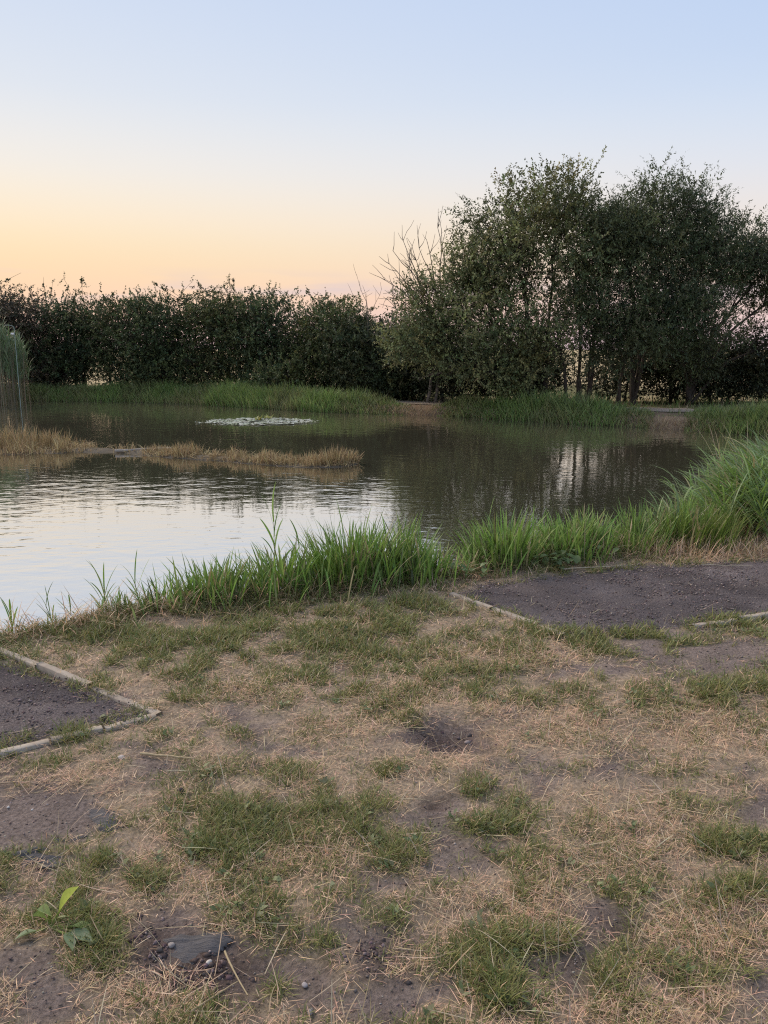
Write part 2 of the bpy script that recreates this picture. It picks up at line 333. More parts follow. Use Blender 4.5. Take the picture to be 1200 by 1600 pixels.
# ------------------------------------------------------------------ generators
def blades(base, az, lean, curve, length, width, col, segs=4, twist=None, droop=0.0):
    """grass blades as tapering strips -> V, Q, T, colour"""
    N = len(base); h = np.stack([np.cos(az), np.sin(az), 0 * az], -1)
    tw = az + np.pi / 2 if twist is None else az + np.pi / 2 + twist
    s = np.stack([np.cos(tw), np.sin(tw), 0 * tw], -1)
    p = base.copy(); V = np.zeros((N, 2 * segs + 1, 3)); 
    for k in range(segs):
        t = k / segs; w = width * (.75 + .5 * t if t < .5 else 1.0 - 1.1 * (t - .5)) * .5
        V[:, 2 * k] = p - s * w[:, None]; V[:, 2 * k + 1] = p + s * w[:, None]
        a = lean + curve * (t + .5 / segs) ** 1.4
        p = p + (h * np.sin(a)[:, None] + np.array([0, 0, 1.]) * np.cos(a)[:, None]) * (length / segs)[:, None]
    V[:, -1] = p
    o = (np.arange(N) * (2 * segs + 1))[:, None]
    Q = np.concatenate([o + np.array([2 * k, 2 * k + 1, 2 * k + 3, 2 * k + 2]) for k in range(segs - 1)]).reshape(-1, 4)
    T = o + np.array([2 * segs - 2, 2 * segs - 1, 2 * segs])
    return V.reshape(-1, 3), Q, T, np.repeat(col, 2 * segs + 1, 0)
def join(parts):
    V, Q, T, Cc = [], [], [], []; o = 0
    for v, q, t, c in parts:
        V.append(v); Q.append(q + o); T.append(t + o); Cc.append(c); o += len(v)
    return np.concatenate(V), np.concatenate(Q), np.concatenate(T), np.concatenate(Cc)
def hue(N, cols, jit=.2, r=rng):
    cols = np.array(cols); k = r.integers(0, len(cols), N); c = cols[k] * (1 + (r.random((N, 1)) - .5) * 2 * jit)
    return c * (1 + (r.random((N, 3)) - .5) * .16)
def blade_obj(name, parts, mat): 
    V, Q, T, c = join(parts); return mesh_np(name, V, Q, T, c, True, mat)
def tubes(paths, n=5):
    """list of (points (k,3), radii (k)) -> V, Q"""
    V, Q = [], []; o = 0
    for pts, rad in paths:
        pts = np.asarray(pts, float); k = len(pts); d = np.gradient(pts, axis=0); d /= np.linalg.norm(d, axis=1, keepdims=True) + 1e-9
        up = np.where(np.abs(d[:, 2:3]) > .9, np.array([[1., 0, 0]]), np.array([[0, 0, 1.]]))
        a = np.cross(d, up); a /= np.linalg.norm(a, axis=1, keepdims=True) + 1e-9; b = np.cross(d, a)
        th = np.arange(n) * 2 * np.pi / n
        ring = pts[:, None] + (a[:, None] * np.cos(th)[None, :, None] + b[:, None] * np.sin(th)[None, :, None]) * np.asarray(rad)[:, None, None]
        V.append(ring.reshape(-1, 3)); j = np.arange(k * n).reshape(k, n); jn = np.roll(j, -1, 1)
        Q.append(np.stack([j[:-1], jn[:-1], jn[1:], j[1:]], -1).reshape(-1, 4) + o); o += k * n
    return np.concatenate(V), np.concatenate(Q)
def norm(v): return v / (np.linalg.norm(v, axis=-1, keepdims=True) + 1e-9)
def leaves(pos, axis_, nrm, ln, wd, col):
    N = len(pos); axis_ = norm(axis_); s = norm(np.cross(axis_, nrm)); n2_ = np.cross(s, axis_)
    a = axis_ * ln[:, None]; w = s * wd[:, None] * .5; f = n2_ * (wd * .18)[:, None]
    V = np.stack([pos, pos + a * .45 + w + f, pos + a, pos + a * .45 - w + f], 1)
    o = (np.arange(N) * 4)[:, None]
    return V.reshape(-1, 3), o + np.array([0, 1, 2, 3]), np.repeat(col, 4, 0)
def shoots_to_leaves(b, d, L, nl, lsz, lw, cols, r, spread=.9, cjit=.25, tint=None):
    N = len(b); t = (np.arange(nl)[None] + r.random((N, nl))) / nl
    bend = norm(r.normal(size=(N, 3))) * .12
    pos = b[:, None] + d[:, None] * (t * L[:, None])[..., None] + bend[:, None] * (t ** 2 * L[:, None])[..., None] * 1.5
    rd = norm(r.normal(size=(N, nl, 3)))
    ax = norm(d[:, None] * .55 + rd * spread); nr = norm(rd + np.array([0, 0, 1.5]) + r.normal(size=(N, nl, 3)) * .5)
    sc = (.65 + .7 * r.random((N, nl))) * (1.05 - .35 * t)
    c = (hue(N, cols, cjit, r) * (1 if tint is None else tint))[:, None] * (1 + (r.random((N, nl, 1)) - .5) * .5)
    return leaves(pos.reshape(-1, 3), ax.reshape(-1, 3), np.broadcast_to(nr, pos.shape).reshape(-1, 3), (lsz * sc).ravel(), (lw * sc).ravel(), c.reshape(-1, 3))
def limb(a, b, r0, r1, r, k=6, wob=.08, sag=0.0):
    t = np.linspace(0, 1, k)[:, None]; L = np.linalg.norm(b - a)
    off = np.cumsum(r.normal(size=(k, 3)), 0) * wob * L / k; off -= off[-1] * t; off[0] = 0
    p = a + (b - a) * t + off + np.array([0, 0, 1]) * (np.sin(t * np.pi) * sag * L)
    return p, r0 + (r1 - r0) * np.linspace(0, 1, k) ** .8
def woody(name, label, cat, base, stems, lobes, cols, lsz, lw, seed, group=None, nl=14, box=False, shoot=(.35, .75), extra=None, per=22, up=.5, bark=None, spread=.9, sgk=1.0):
    """base: ground point; stems: [(offset x, offset y, radius)]; lobes: [(centre, (rx,ry,rz), clumps)]"""
    r = np.random.default_rng(seed); root = empty(name, tuple(base)); tag(root, label, cat, group); per = int(per)
    first = {}; limbs = []; thin = []; roots = [np.array(base) + np.array([a, b, -.05]) for a, b, c in stems]
    SB, SD, SL, TN = [], [], [], []
    for li, (c, rad, K) in enumerate(lobes):
        c = np.array(c, float); rad = np.array(rad, float)
        s = min(range(len(roots)), key=lambda q: np.hypot(*(roots[q][:2] - c[:2])) + r.random() * .3); rr = stems[s][2]
        heart = c - np.array([0, 0, rad[2] * .25])
        mid = roots[s] + (heart - roots[s]) * np.array([.35, .35, .6])
        p1, q1 = limb(roots[s], mid, rr * .8, rr * .6, r, 6, .10); p2, q2 = limb(mid, heart, rr * .6, rr * .36, r, 5, .12)
        limbs.append((np.concatenate([p1, p2[1:]]), np.concatenate([q1, q2[1:]]))); first.setdefault(s, p1)
        for k in range(K):
            if box:
                u = r.uniform(-1, 1, 3); u = u / max(1, np.linalg.norm(u, 5)) 
                u = np.sign(u) * np.abs(u) ** .7
            else:
                u = norm(r.normal(size=3)) * r.random() ** .42
            cc = c + u * rad; st_pt = p2[r.integers(1, 5)]
            pp, qq = limb(st_pt, cc, rr * .26, .008, r, 5, .14, .03); thin.append((pp, qq))
            n = max(3, int(per * (.6 + .8 * r.random()))); sg = (.26 * rad.min() + .12) * sgk
            b = cc + np.clip(r.normal(size=(n, 3)), -1.5, 1.5) * sg * np.array([1.15, 1.15, .85])
            out = norm((b - c) / rad); d = norm(out * .55 + np.array([0, 0, up]) + r.normal(size=(n, 3)) * .45)
            TN.append(np.tile(.62 + .8 * r.random() + np.array([.10, .04, 0]) * r.normal(), (n, 1))); SB.append(b); SD.append(d); SL.append(shoot[0] + (shoot[1] - shoot[0]) * r.random(n))
            for q in range(0, n, 10): thin.append(limb(pp[3], b[q], .009, .004, r, 3, .1))
    SB, SD, SL, TN = np.concatenate(SB), np.concatenate(SD), np.concatenate(SL), np.clip(np.concatenate(TN), .5, 1.6)
    ok = SB[:, 2] > base[2] + .12; SB, SD, SL, TN = SB[ok], SD[ok], SL[ok], TN[ok]
    if extra is not None:                      # long sprays that stick out of the outline
        for a, b_, n in extra:
            pp, qq = limb(np.array(a), np.array(b_), .016, .005, r, 6, .12); thin.append((pp, qq))
            t = np.sort(r.random(n)) * .85 + .15; q = np.stack([np.interp(t, np.linspace(0, 1, 6), pp[:, i_]) for i_ in range(3)], -1)
            SB = np.concatenate([SB, q]); SD = np.concatenate([SD, norm(norm(np.array(b_) - np.array(a)) * .6 + r.normal(size=(n, 3)) * .6)]); SL = np.concatenate([SL, .12 + .22 * r.random(n)]); TN = np.concatenate([TN, np.ones((n, 3))])
    v, q_, cc_ = shoots_to_leaves(SB, SD, SL, nl, lsz, lw, cols, r, spread, tint=TN)
    tv, tq = tubes(thin, 3)
    # shoot twigs as thin three-sided slips
    SB, SD, SL = SB[::5], SD[::5], SL[::5]; n = len(SB); tip = SB + SD * SL[:, None]; e1 = norm(np.cross(SD, r.normal(size=(n, 3)))) * .004; e2 = np.cross(SD, e1)
    TV = np.stack([SB + e1, SB - e1 * .5 + e2, SB - e1 * .5 - e2, tip], 1).reshape(-1, 3); oo = (np.arange(n) * 4)[:, None]
    TT = np.concatenate([oo + np.array([0, 1, 3]), oo + np.array([1, 2, 3]), oo + np.array([2, 0, 3])], 1).reshape(-1, 3)
    tr = tag(mesh_np('twigs', np.concatenate([tv, TV]), tq, TT + len(tv), smooth=True, mat=bark or M_BARK), kind='stuff')
    for p_, q_2 in limbs:
        lv, lq = tubes([(p_, q_2)], 7); place_child(mesh_np('limb', lv, lq, smooth=True, mat=bark or M_BARK), root)
    for s_, p_ in first.items():              # the flared foot of each stem
        k_ = np.linspace(0, 1, 4)[:, None]; seg_ = p_[0] + (p_[2] - p_[0]) * k_; lv, lq = tubes([(seg_, stems[s_][2] * np.array([1.45, 1.15, 1.0, .84]))], 9)
        place_child(mesh_np('trunk', lv, lq, smooth=True, mat=bark or M_BARK), root)
    cr_ = mesh_np('crown', v, q_, col=cc_, mat=M_LEAF)
    place_child(tr, root); place_child(cr_, root); return root
def px_lobe(px, py, Y, rx, ry, depth, K):      # an ellipsoid of foliage seen at px,py, of radius rx,ry in picture widths at that distance
    s = Y / FPX * 1.02; return (at(px, py, Y), (rx * s, depth, ry * s), K)
def gz(x, y): return float(H(np.array([x]), np.array([y]))[0])
def gpt(px, Y):                                 # point on the ground at distance Y under picture column px
    x = (px - 600) / FPX * Y * 1.0
    d = Y * CP + 1.55 * SP; x = (px - 600) / FPX * d
    return np.array([x, Y, gz(x, Y)])

# ------------------------------------------------------------------ trees on the far bank
GW = [(0.1555, 0.1815, 0.0779), (0.1854, 0.205, 0.0909), (0.1346, 0.161, 0.0736), (0.2243, 0.2343, 0.104)]
WI = [(0.0843, 0.113, 0.0561), (0.103, 0.1327, 0.0631), (0.1218, 0.1474, 0.0701), (0.0749, 0.0982, 0.0526)]
HW = [(0.0762, 0.1008, 0.0467), (0.0954, 0.1145, 0.0539), (0.1164, 0.126, 0.0575), (0.0678, 0.0916, 0.0467)]
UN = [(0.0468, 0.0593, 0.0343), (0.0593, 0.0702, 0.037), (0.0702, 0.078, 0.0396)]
b = gpt(880, 22.3)
woody('sallow_tree', 'rounded broad-leaved sallow tree with open pale crown left of the darker willow', 'tree', b, [(-.5, .2, .06), (.1, -.1, .075), (.5, .2, .065), (-.9, .3, .05)],
      [px_lobe(872, 330, 22.4, 60, 48, 1.3, 24), px_lobe(800, 345, 22.2, 58, 48, 1.2, 20), px_lobe(768, 405, 22.6, 44, 46, 1.1, 15), px_lobe(735, 455, 22.2, 45, 42, 1.1, 15),
       px_lobe(820, 410, 21.8, 80, 60, 1.3, 20), px_lobe(900, 395, 22.5, 60, 60, 1.2, 18), px_lobe(770, 500, 21.8, 75, 40, 1.2, 20), px_lobe(870, 520, 21.6, 70, 35, 1.1, 16), px_lobe(720, 415, 22.4, 34, 34, 1.0, 9), px_lobe(672, 485, 22.6, 40, 40, 1.0, 12), px_lobe(650, 540, 22.8, 40, 36, 1.0, 14), px_lobe(695, 520, 22.4, 46, 42, 1.0, 16), px_lobe(740, 565, 22.0, 60, 34, 1.0, 15), px_lobe(830, 575, 22.0, 60, 28, 1.0, 13)],
      GW, .078, .048, 11, per=36, nl=14, sgk=.9, shoot=(.22, .5), up=.18)
b = gpt(945, 22.8)
woody('willow_tree', 'tall dense dark willow with narrow leaves and several leaning trunks', 'tree', b, [(-.55, 0, .065), (-.1, .2, .08), (.35, -.1, .075), (.9, .2, .075), (2.6, .4, .06)],
      [px_lobe(980, 368, 23.2, 46, 46, 1.5, 19), px_lobe(1032, 338, 23.2, 58, 44, 1.5, 24), px_lobe(1085, 366, 23.3, 52, 44, 1.4, 20), px_lobe(1140, 394, 23.4, 48, 44, 1.4, 17), px_lobe(1190, 420, 23.6, 42, 40, 1.3, 12),
       px_lobe(950, 400, 22.6, 62, 62, 1.4, 20), px_lobe(1020, 415, 22.4, 80, 66, 1.5, 28), px_lobe(1100, 425, 22.8, 66, 60, 1.4, 20), px_lobe(1180, 430, 23.4, 54, 46, 1.3, 8), px_lobe(1250, 425, 23.6, 60, 60, 1.4, 14),
       px_lobe(935, 480, 22.0, 66, 48, 1.3, 20), px_lobe(1030, 495, 22.0, 80, 44, 1.3, 26), px_lobe(1095, 500, 22.4, 45, 46, 1.2, 13), px_lobe(1250, 500, 23.4, 50, 60, 1.3, 9), px_lobe(980, 545, 22.0, 60, 30, 1.0, 9), px_lobe(1070, 560, 22.4, 60, 30, 1.0, 10)],
      WI, .098, .033, 12, per=42, nl=16, shoot=(.25, .6), up=.12)
# undergrowth below and behind the trees
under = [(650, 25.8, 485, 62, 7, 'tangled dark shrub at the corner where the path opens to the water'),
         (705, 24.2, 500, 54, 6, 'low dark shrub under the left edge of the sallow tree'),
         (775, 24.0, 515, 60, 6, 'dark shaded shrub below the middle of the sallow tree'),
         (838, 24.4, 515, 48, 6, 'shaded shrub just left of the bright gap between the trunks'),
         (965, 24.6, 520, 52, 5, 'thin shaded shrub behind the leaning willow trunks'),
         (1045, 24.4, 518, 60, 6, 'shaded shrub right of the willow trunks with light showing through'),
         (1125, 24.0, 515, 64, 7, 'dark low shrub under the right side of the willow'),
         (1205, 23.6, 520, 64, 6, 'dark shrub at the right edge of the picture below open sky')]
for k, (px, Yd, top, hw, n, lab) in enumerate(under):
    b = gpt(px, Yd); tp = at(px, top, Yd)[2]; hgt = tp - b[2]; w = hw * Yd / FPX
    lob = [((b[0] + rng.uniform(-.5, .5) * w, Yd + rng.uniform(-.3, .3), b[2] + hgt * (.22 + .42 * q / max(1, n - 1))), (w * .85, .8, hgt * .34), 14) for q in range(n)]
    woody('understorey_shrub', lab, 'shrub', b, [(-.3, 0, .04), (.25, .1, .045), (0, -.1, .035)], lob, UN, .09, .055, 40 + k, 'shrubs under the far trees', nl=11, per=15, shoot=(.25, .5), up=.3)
# hedge shrubs
hedge = [(-40, 31.2, 446, 62, (-20, 418)), (42, 31.0, 470, 52, None), (112, 31.2, 470, 52, (105, 424)), (196, 30.6, 470, 58, (185, 446)), (280, 30.0, 466, 60, (275, 432)),
         (356, 29.4, 464, 60, (330, 426)), (432, 28.6, 470, 58, (428, 440)), (506, 27.4, 474, 50, (520, 450)), (566, 26.4, 512, 42, (590, 470)), (618, 25.8, 525, 38, None)]
hl_ = ['leafy shrub at the far left end of the hedge behind the tall reeds', 'brownish thin-topped shrub second from the left in the hedge', 'hawthorn with loose spreading sprays above the hedge near its left end',
       'hedge shrub just right of the light gap with twisted stems', 'hedge shrub with tall leafy shoots standing above its rounded top', 'dense bushy shrub in the middle of the hedge with one high shoot',
       'broad even-topped hedge shrub behind the lily pads', 'round-shouldered hedge shrub where the hedge top begins to drop', 'lower hedge shrub below the bare twigs at the dip', 'low dark hedge shrub beside the earth path']
for k, ((px, Yd, top, hw, spray), lab) in enumerate(zip(hedge, hl_)):
    b = gpt(px, Yd); s = Yd / FPX; tp = at(px, top, Yd)[2]; hgt = tp - b[2]; w = hw * s * 1.2
    low = .10 if k not in (2,) else .34
    lob = []
    for q in range(11):
        fz = (.10, .2, .36, .46, .56, .64, .76, .82, .42, .82, .12)[q]
        if k == 2 and fz < .3: fz += .16
        wr = w * (1.0 - .35 * max(0, fz - .55) / .25)
        lob.append(((b[0] + rng.uniform(-.75, .75) * wr, Yd + rng.uniform(-.5, .3) - .5 * (.8 - fz), b[2] + hgt * fz), (w * rng.uniform(.75, 1.05), 1.05, hgt * rng.uniform(.12, .18)), 16))
    tn = [(1, 1, 1), (1, 1, 1), (.85, .95, .9), (1.05, 1.05, .9), (.9, 1.0, .9), (1.15, 1.1, .9), (.95, 1.05, 1.0), (1.15, 1.15, .95), (.9, .9, .9), (.8, .85, .85)][k]
    ex = []
    if spray:
        for q in range(5):
            a = at(px + rng.uniform(-.8, .8) * hw, top + 16 + rng.uniform(-6, 14), Yd); e = at(spray[0] + rng.uniform(-.95, .95) * hw, spray[1] + 8 + abs(rng.normal()) * 9, Yd + rng.uniform(-.5, .5))
            ex.append((a, e, 8))
    woody('hedge_shrub', lab, 'shrub', b, [(-.5, 0, .05), (.1, .2, .06), (.55, -.1, .05)], lob, [tuple(np.array(c) * tn) for c in HW] if k != 1 else [(.11, .09, .06), (.09, .08, .055)], .080, .054, 60 + k, 'shrubs of the far hedge', nl=14, per=18, sgk=1.35, shoot=(.2, .45), extra=ex, up=.1)
# dead branchy shrub left of the sallow
r_ = np.random.default_rng(5); root = empty('dead_shrub', tuple(gpt(672, 23.6)))
tag(root, 'bare dead branches fanning up to the left of the sallow tree', 'dead shrub')
tips = [(608, 412), (614, 392), (630, 376), (642, 396), (655, 388), (624, 438), (606, 464), (640, 418), (684, 356), (690, 366), (668, 380), (614, 456), (634, 446), (650, 428), (602, 438), (620, 484)]
for tx, ty in tips:
    a = at(690 + r_.uniform(-14, 14), 540 + r_.uniform(-30, 10), 23.4); e = at(tx, ty, 23.0 + r_.uniform(-.5, .5))
    p, q = limb(a, e, .03, .007, r_, 8, .10, .07); pa = [(p, q)]
    for j in range(7):
        m_ = r_.integers(3, 8); o_ = p[m_]; d = norm(norm(e - a) + r_.normal(size=3) * .55); pa.append(limb(o_, o_ + d * r_.uniform(.25, .7), .010, .004, r_, 4, .15))
    v, q_ = tubes(pa, 4); place_child(mesh_np('branch', v, q_, smooth=True, mat=M_DEADW), root)
p0 = gpt(672, 23.6)
for dx in (-.1, .15):
    pa = [limb(p0 + np.array([dx, 0, -.05]), at(690, 535, 23.4), .06, .035, r_, 6, .1)]; v, q_ = tubes(pa, 6); place_child(mesh_np('stem', v, q_, smooth=True, mat=M_DEADW), root)
for nm, lab, pts, Yd, r0 in [('fallen_branch', 'long bare branch slanting down out of the hedge dip', (585, 522, 640, 552), 24.3, .03),
                             ('fallen_branch', 'short bare branch lying low beside the path under the shrub', (655, 594, 692, 582), 23.4, .025)]:
    a = at(pts[0], pts[1], Yd); e = at(pts[2], pts[3], Yd - .3); p, q = limb(a, e, r0 * .5, r0, r_, 7, .08, .05); pa = [(p, q)]
    for j in range(5): pa.append(limb(p[1 + j % 5], p[1 + j % 5] + np.array([r_.uniform(-.4, .2), r_.uniform(-.2, .2), r_.uniform(-.1, .4)]), .009, .003, r_, 4, .15))
    v, q_ = tubes(pa, 5); tag(mesh_np(nm, v, q_, smooth=True, mat=M_DEADW), lab, 'branch')
root = empty('bare_sapling', tuple(gpt(566, 25.8))); tag(root, 'thin leafless shoots poking above the hedge dip', 'sapling')
for tx, ty in ((558, 432), (552, 462), (570, 455), (596, 452)):
    a = at(575, 500, 25.6); e = at(tx, ty, 25.6); pa = [limb(a, e, .012, .004, r_, 6, .1)]
    for j in range(3): pa.append(limb(pa[0][0][3 + j % 3], pa[0][0][3 + j % 3] + np.array([r_.uniform(-.25, .25), 0, r_.uniform(.1, .4)]), .006, .003, r_, 3, .1))
    v, q_ = tubes(pa, 4); place_child(mesh_np('shoot', v, q_, smooth=True, mat=M_DEADW), root)
v, q_ = tubes([limb(gpt(566, 25.8), at(575, 500, 25.6), .03, .012, r_, 6, .1)], 5); place_child(mesh_np('stem', v, q_, smooth=True, mat=M_DEADW), root)

# ------------------------------------------------------------------ far bank: path, grass, reeds, pole
def strip_pts(px_list, y0, y1): return None
path_px = [(560, 25.0), (650, 23.9), (760, 22.9), (860, 21.8), (960, 21.4), (1030, 21.0), (1085, 20.9)]
pth = np.array([[gpt(a, b)[0], b] for a, b in path_px])
xs = np.linspace(pth[0, 0], pth[-1, 0], 90); yc = np.interp(xs, pth[:, 0], pth[:, 1]); t_ = np.linspace(-.75, .75, 7)
PX_, PT_ = np.meshgrid(xs, t_, indexing='ij'); PY_ = yc[:, None] + PT_ * (1 + .3 * (fbm(PX_, PT_ * 0, 1.2, 2, 8) - .5))
PZ_ = H(PX_.ravel(), PY_.ravel()).reshape(PX_.shape) + .02 + .015 * (1 - (PT_ / .75) ** 2); j = np.arange(90 * 7).reshape(90, 7)
cP = np.array([.42, .34, .26]) * (.8 + .4 * fbm(PX_.ravel(), PY_.ravel(), 3, 3, 4))[:, None]
tag(mesh_np('dirt_path', np.stack([PX_, PY_, PZ_], -1).reshape(-1, 3), np.stack([j[:-1, :-1], j[1:, :-1], j[1:, 1:], j[:-1, 1:]], -1).reshape(-1, 4), col=cP, smooth=True, mat=M_GROUND), 'pale bare earth path along the far bank', kind='structure')
FG = [(0.1814, 0.2746, 0.074), (0.2134, 0.3168, 0.0926), (0.1494, 0.2323, 0.0649), (0.2561, 0.3273, 0.1111)]
DG = [(0.36, 0.288, 0.168), (0.288, 0.216, 0.132), (0.432, 0.348, 0.216)]
fe = np.array([np.array(q) for q in ((15, 15.6),)] + far_edge); seg = np.linalg.norm(np.diff(fe, axis=0), axis=1); cum = np.concatenate([[0], np.cumsum(seg)])
def along(n, r): 
    s = r.random(n) * cum[-1]; return np.stack([np.interp(s, cum, fe[:, 0]), np.interp(s, cum, fe[:, 1])], -1)
r_ = np.random.default_rng(21); parts = []
N = 36000; pb = along(N, r_); dep = r_.random(N) ** 1.3 * 1.4 - .10; pb[:, 1] += dep; pxs, _ = topix(pb[:, 0], pb[:, 1], 0 * dep)
hh = np.interp(pxs, [-100, 40, 150, 250, 380, 450, 560, 600, 622, 645, 668, 690, 720, 780, 900, 985, 1010, 1025, 1068, 1085, 1120, 1200], [.6, .55, .45, .55, .68, .58, .5, .34, .14, .03, .05, .14, .4, .60, .50, .46, .3, .05, .05, .34, .55, .65])
hh = hh * (.3 + 1.3 * fbm(pb[:, 0], pb[:, 1], 1.3, 3, 12)) * (.55 + .6 * r_.random(N)); ok = hh > .06
# keep the path itself clear
dpth = poly_dist(pb[:, 0], pb[:, 1], pth, False); ok &= (dpth > .5) | (r_.random(N) < .03); ok &= (pxs < 628) | (pxs > 672) | (dep < .5)
pb, hh, dep = pb[ok], hh[ok], dep[ok]; n = len(pb); z = np.maximum(H(pb[:, 0], pb[:, 1]), WZ - .05) - .02
parts.append(blades(np.column_stack([pb, z]), r_.random(n) * 6.28, .08 + .3 * r_.random(n), .3 + .8 * r_.random(n), hh, .012 + .010 * r_.random(n), (lambda f_: hue(n, FG, .3, r_) * (1 - f_) + hue(n, [(.22, .20, .09), (.30, .25, .14), (.16, .17, .08)], .25, r_) * f_)(np.clip(sst(.42, .68, fbm(pb[:, 0], pb[:, 1], .9, 3, 18)) * .5 + (r_.random(n) < .12) * .5, 0, 1)[:, None]), 2, r_.normal(size=n) * .8))
N = 9000; pb = along(N, r_); pb[:, 1] += r_.random(N) * .3 - .06; pxs, _ = topix(pb[:, 0], pb[:, 1], 0 * pb[:, 0]); z = np.maximum(H(pb[:, 0], pb[:, 1]), WZ - .05) - .02
parts.append(blades(np.column_stack([pb, z]), r_.random(N) * 6.28, .15 + .5 * r_.random(N), .3 + r_.random(N), .14 + .22 * r_.random(N), np.full(N, .011), hue(N, DG, .3, r_), 3, r_.normal(size=N)))
tag(blade_obj('far_bank_grass', parts, M_GRASS), 'long green grass fringing the whole far bank', 'grass', kind='stuff')
rs = np.array([[3.7, 7.5], [4.9, 8.8], [7.2, 10.3], [10.2, 12.6], [11.2, 15.0]]); N = 8000; t = r_.random(N) * 4      # grass along the right-hand shore
x = np.interp(t, range(5), rs[:, 0]) + r_.random(N) ** 2.2 * 2.4 - .3; y = np.interp(t, range(5), rs[:, 1]) + r_.normal(size=N) * .2; z = np.maximum(H(x, y), WZ) - .02
tag(blade_obj('shore_grass', [blades(np.column_stack([x, y, z]), r_.random(N) * 6.28, .1 + .4 * r_.random(N), .3 + .8 * r_.random(N), .12 + .18 * r_.random(N), .009 + .008 * r_.random(N), hue(N, FG + DG[:1], .3, r_), 4, r_.normal(size=N) * .8)], M_GRASS), 'long grass on the right-hand shore behind the reed bed', 'grass', kind='stuff')
# ground cover between path and trees
N = 16000; x = r_.uniform(-18, 16, N); y = r_.uniform(19, 33, N); sd = pond_sd(x, y); dpth = poly_dist(x, y, pth, False); ok = (sd > 1.1) & (sd < 7) & (dpth > .6); x, y = x[ok], y[ok]; n = len(x)
tag(blade_obj('rough_grass', [blades(np.column_stack([x, y, H(x, y) - .02]), r_.random(n) * 6.28, .1 + .5 * r_.random(n), .3 + r_.random(n), .12 + .25 * r_.random(n), np.full(n, .014), hue(n, FG[:3] + DG[:1], .3, r_), 3)], M_GRASS), 'rough shaded grass under the hedge and trees', 'grass', kind='stuff')
# tall reeds at the left edge of the far bank
r_ = np.random.default_rng(31); parts = []; n = 520
bx = np.array([at(q, 620, 26.2)[0] for q in r_.uniform(-90, 24, n)]); by = 26.3 + r_.uniform(-.5, 1.2, n); tops = np.interp(topix(bx, by)[0], [-90, 0, 24], [3.4, 3.2, 2.3]) * (.75 + .3 * r_.random(n))
zb = np.full(n, WZ - .05); parts.append(blades(np.column_stack([bx, by, zb]), r_.random(n) * 6.28, .02 + .08 * r_.random(n), .05 + .2 * r_.random(n), tops, np.full(n, .014), hue(n, [(.26, .20, .13), (.20, .17, .11), (.15, .17, .09)], .2, r_), 4))
k = 9; bb = np.repeat(np.column_stack([bx, by, zb]), k, 0); tt = r_.uniform(.42, .98, n * k); bb[:, 2] += np.repeat(tops, k) * tt; m_ = n * k
parts.append(blades(bb, r_.random(m_) * 6.28, .15 + .35 * r_.random(m_), .4 + .7 * r_.random(m_), .30 + .3 * r_.random(m_), .016 + .010 * r_.random(m_), hue(m_, [(.19, .27, .13), (.23, .29, .16), (.16, .23, .10)], .2, r_), 4))
tag(blade_obj('tall_reed_bed', parts, M_GRASS), 'tall pale green reeds at the left edge of the far bank', 'reeds')
e = at(22, 512, 25.9); a = e.copy(); a[0] -= .04; a[2] = WZ - .3
pole = empty('marker_pole', tuple(a)); tag(pole, 'thin pale pole with a bent top standing in water beside tall reeds', 'pole')
v, q_ = tubes([(np.array([a, a + (e - a) * .5, e]), np.array([.011, .010, .010]))], 8); place_child(mesh_np('shaft', v, q_, smooth=True, mat=M_POLE), pole)
v, q_ = tubes([(np.array([e, e + [-.04, 0, .05], e + [-.14, 0, .08], e + [-.30, 0, .08]]), np.array([.010, .010, .009, .008]))], 8); place_child(mesh_np('bent_arm', v, q_, smooth=True, mat=M_POLE), pole)
v, q_ = tubes([(np.array([e + [-.02, 0, -.20], e + [-.07, 0, -.20], e + [-.12, 0, -.19]]), np.array([.03, .035, .03]))], 8)
place_child(mesh_np('float', v, q_, smooth=True, mat=solid_mat('white_plastic', (.6, .6, .58), (.75, .75, .72), 10, .5, 0)), pole)
pp = gpt(640, 21.9); v, q_ = tubes([(np.array([pp + [0, 0, -.1], pp + [0, 0, .02], pp + [.005, 0, .17], pp + [.005, 0, .175]]), np.array([.028, .03, .028, .001]))], 8)
tag(mesh_np('wooden_peg', v, q_, mat=M_TIMBER), 'small pale wooden peg on the path edge by the bank gap', 'peg')

# ------------------------------------------------------------------ island of cut dead reeds and lily pads
isl_px = [(-120, 702), (-40, 706), (60, 704), (140, 703), (200, 706), (260, 712), (330, 716), (400, 722), (470, 727), (535, 728), (560, 724)]
isl = np.array([P(a, b, WZ) for a, b in isl_px]); iw = np.interp([q[0] for q in isl_px], [-120, 60, 140, 200, 350, 500, 560], [.75, .62, .4, .24, .30, .30, .06])
xs = np.linspace(isl[0, 0], isl[-1, 0], 160); yc = np.interp(xs, isl[:, 0], isl[:, 1]); ww = np.interp(xs, isl[:, 0], iw); t_ = np.linspace(-1.6, 1.6, 15)
IX, IT = np.meshgrid(xs, t_, indexing='ij'); IY = yc[:, None] + IT * ww[:, None]
IZ = WZ + .05 * (1 - IT ** 2) - .01 + (fbm(IX, IY, 6, 3, 2) - .5) * .05; IZ = np.maximum(IZ, WZ - .12); j = np.arange(160 * 15).reshape(160, 15)
cI = np.array([.15, .13, .10]) * (.7 + .6 * fbm(IX.ravel(), IY.ravel(), 5, 3, 6))[:, None]
tag(mesh_np('mud_bar', np.stack([IX, IY, IZ], -1).reshape(-1, 3), np.stack([j[:-1, :-1], j[1:, :-1], j[1:, 1:], j[:-1, 1:]], -1).reshape(-1, 4), col=cI, smooth=True, mat=M_GROUND), 'low wet mud bar just above the water', kind='structure')
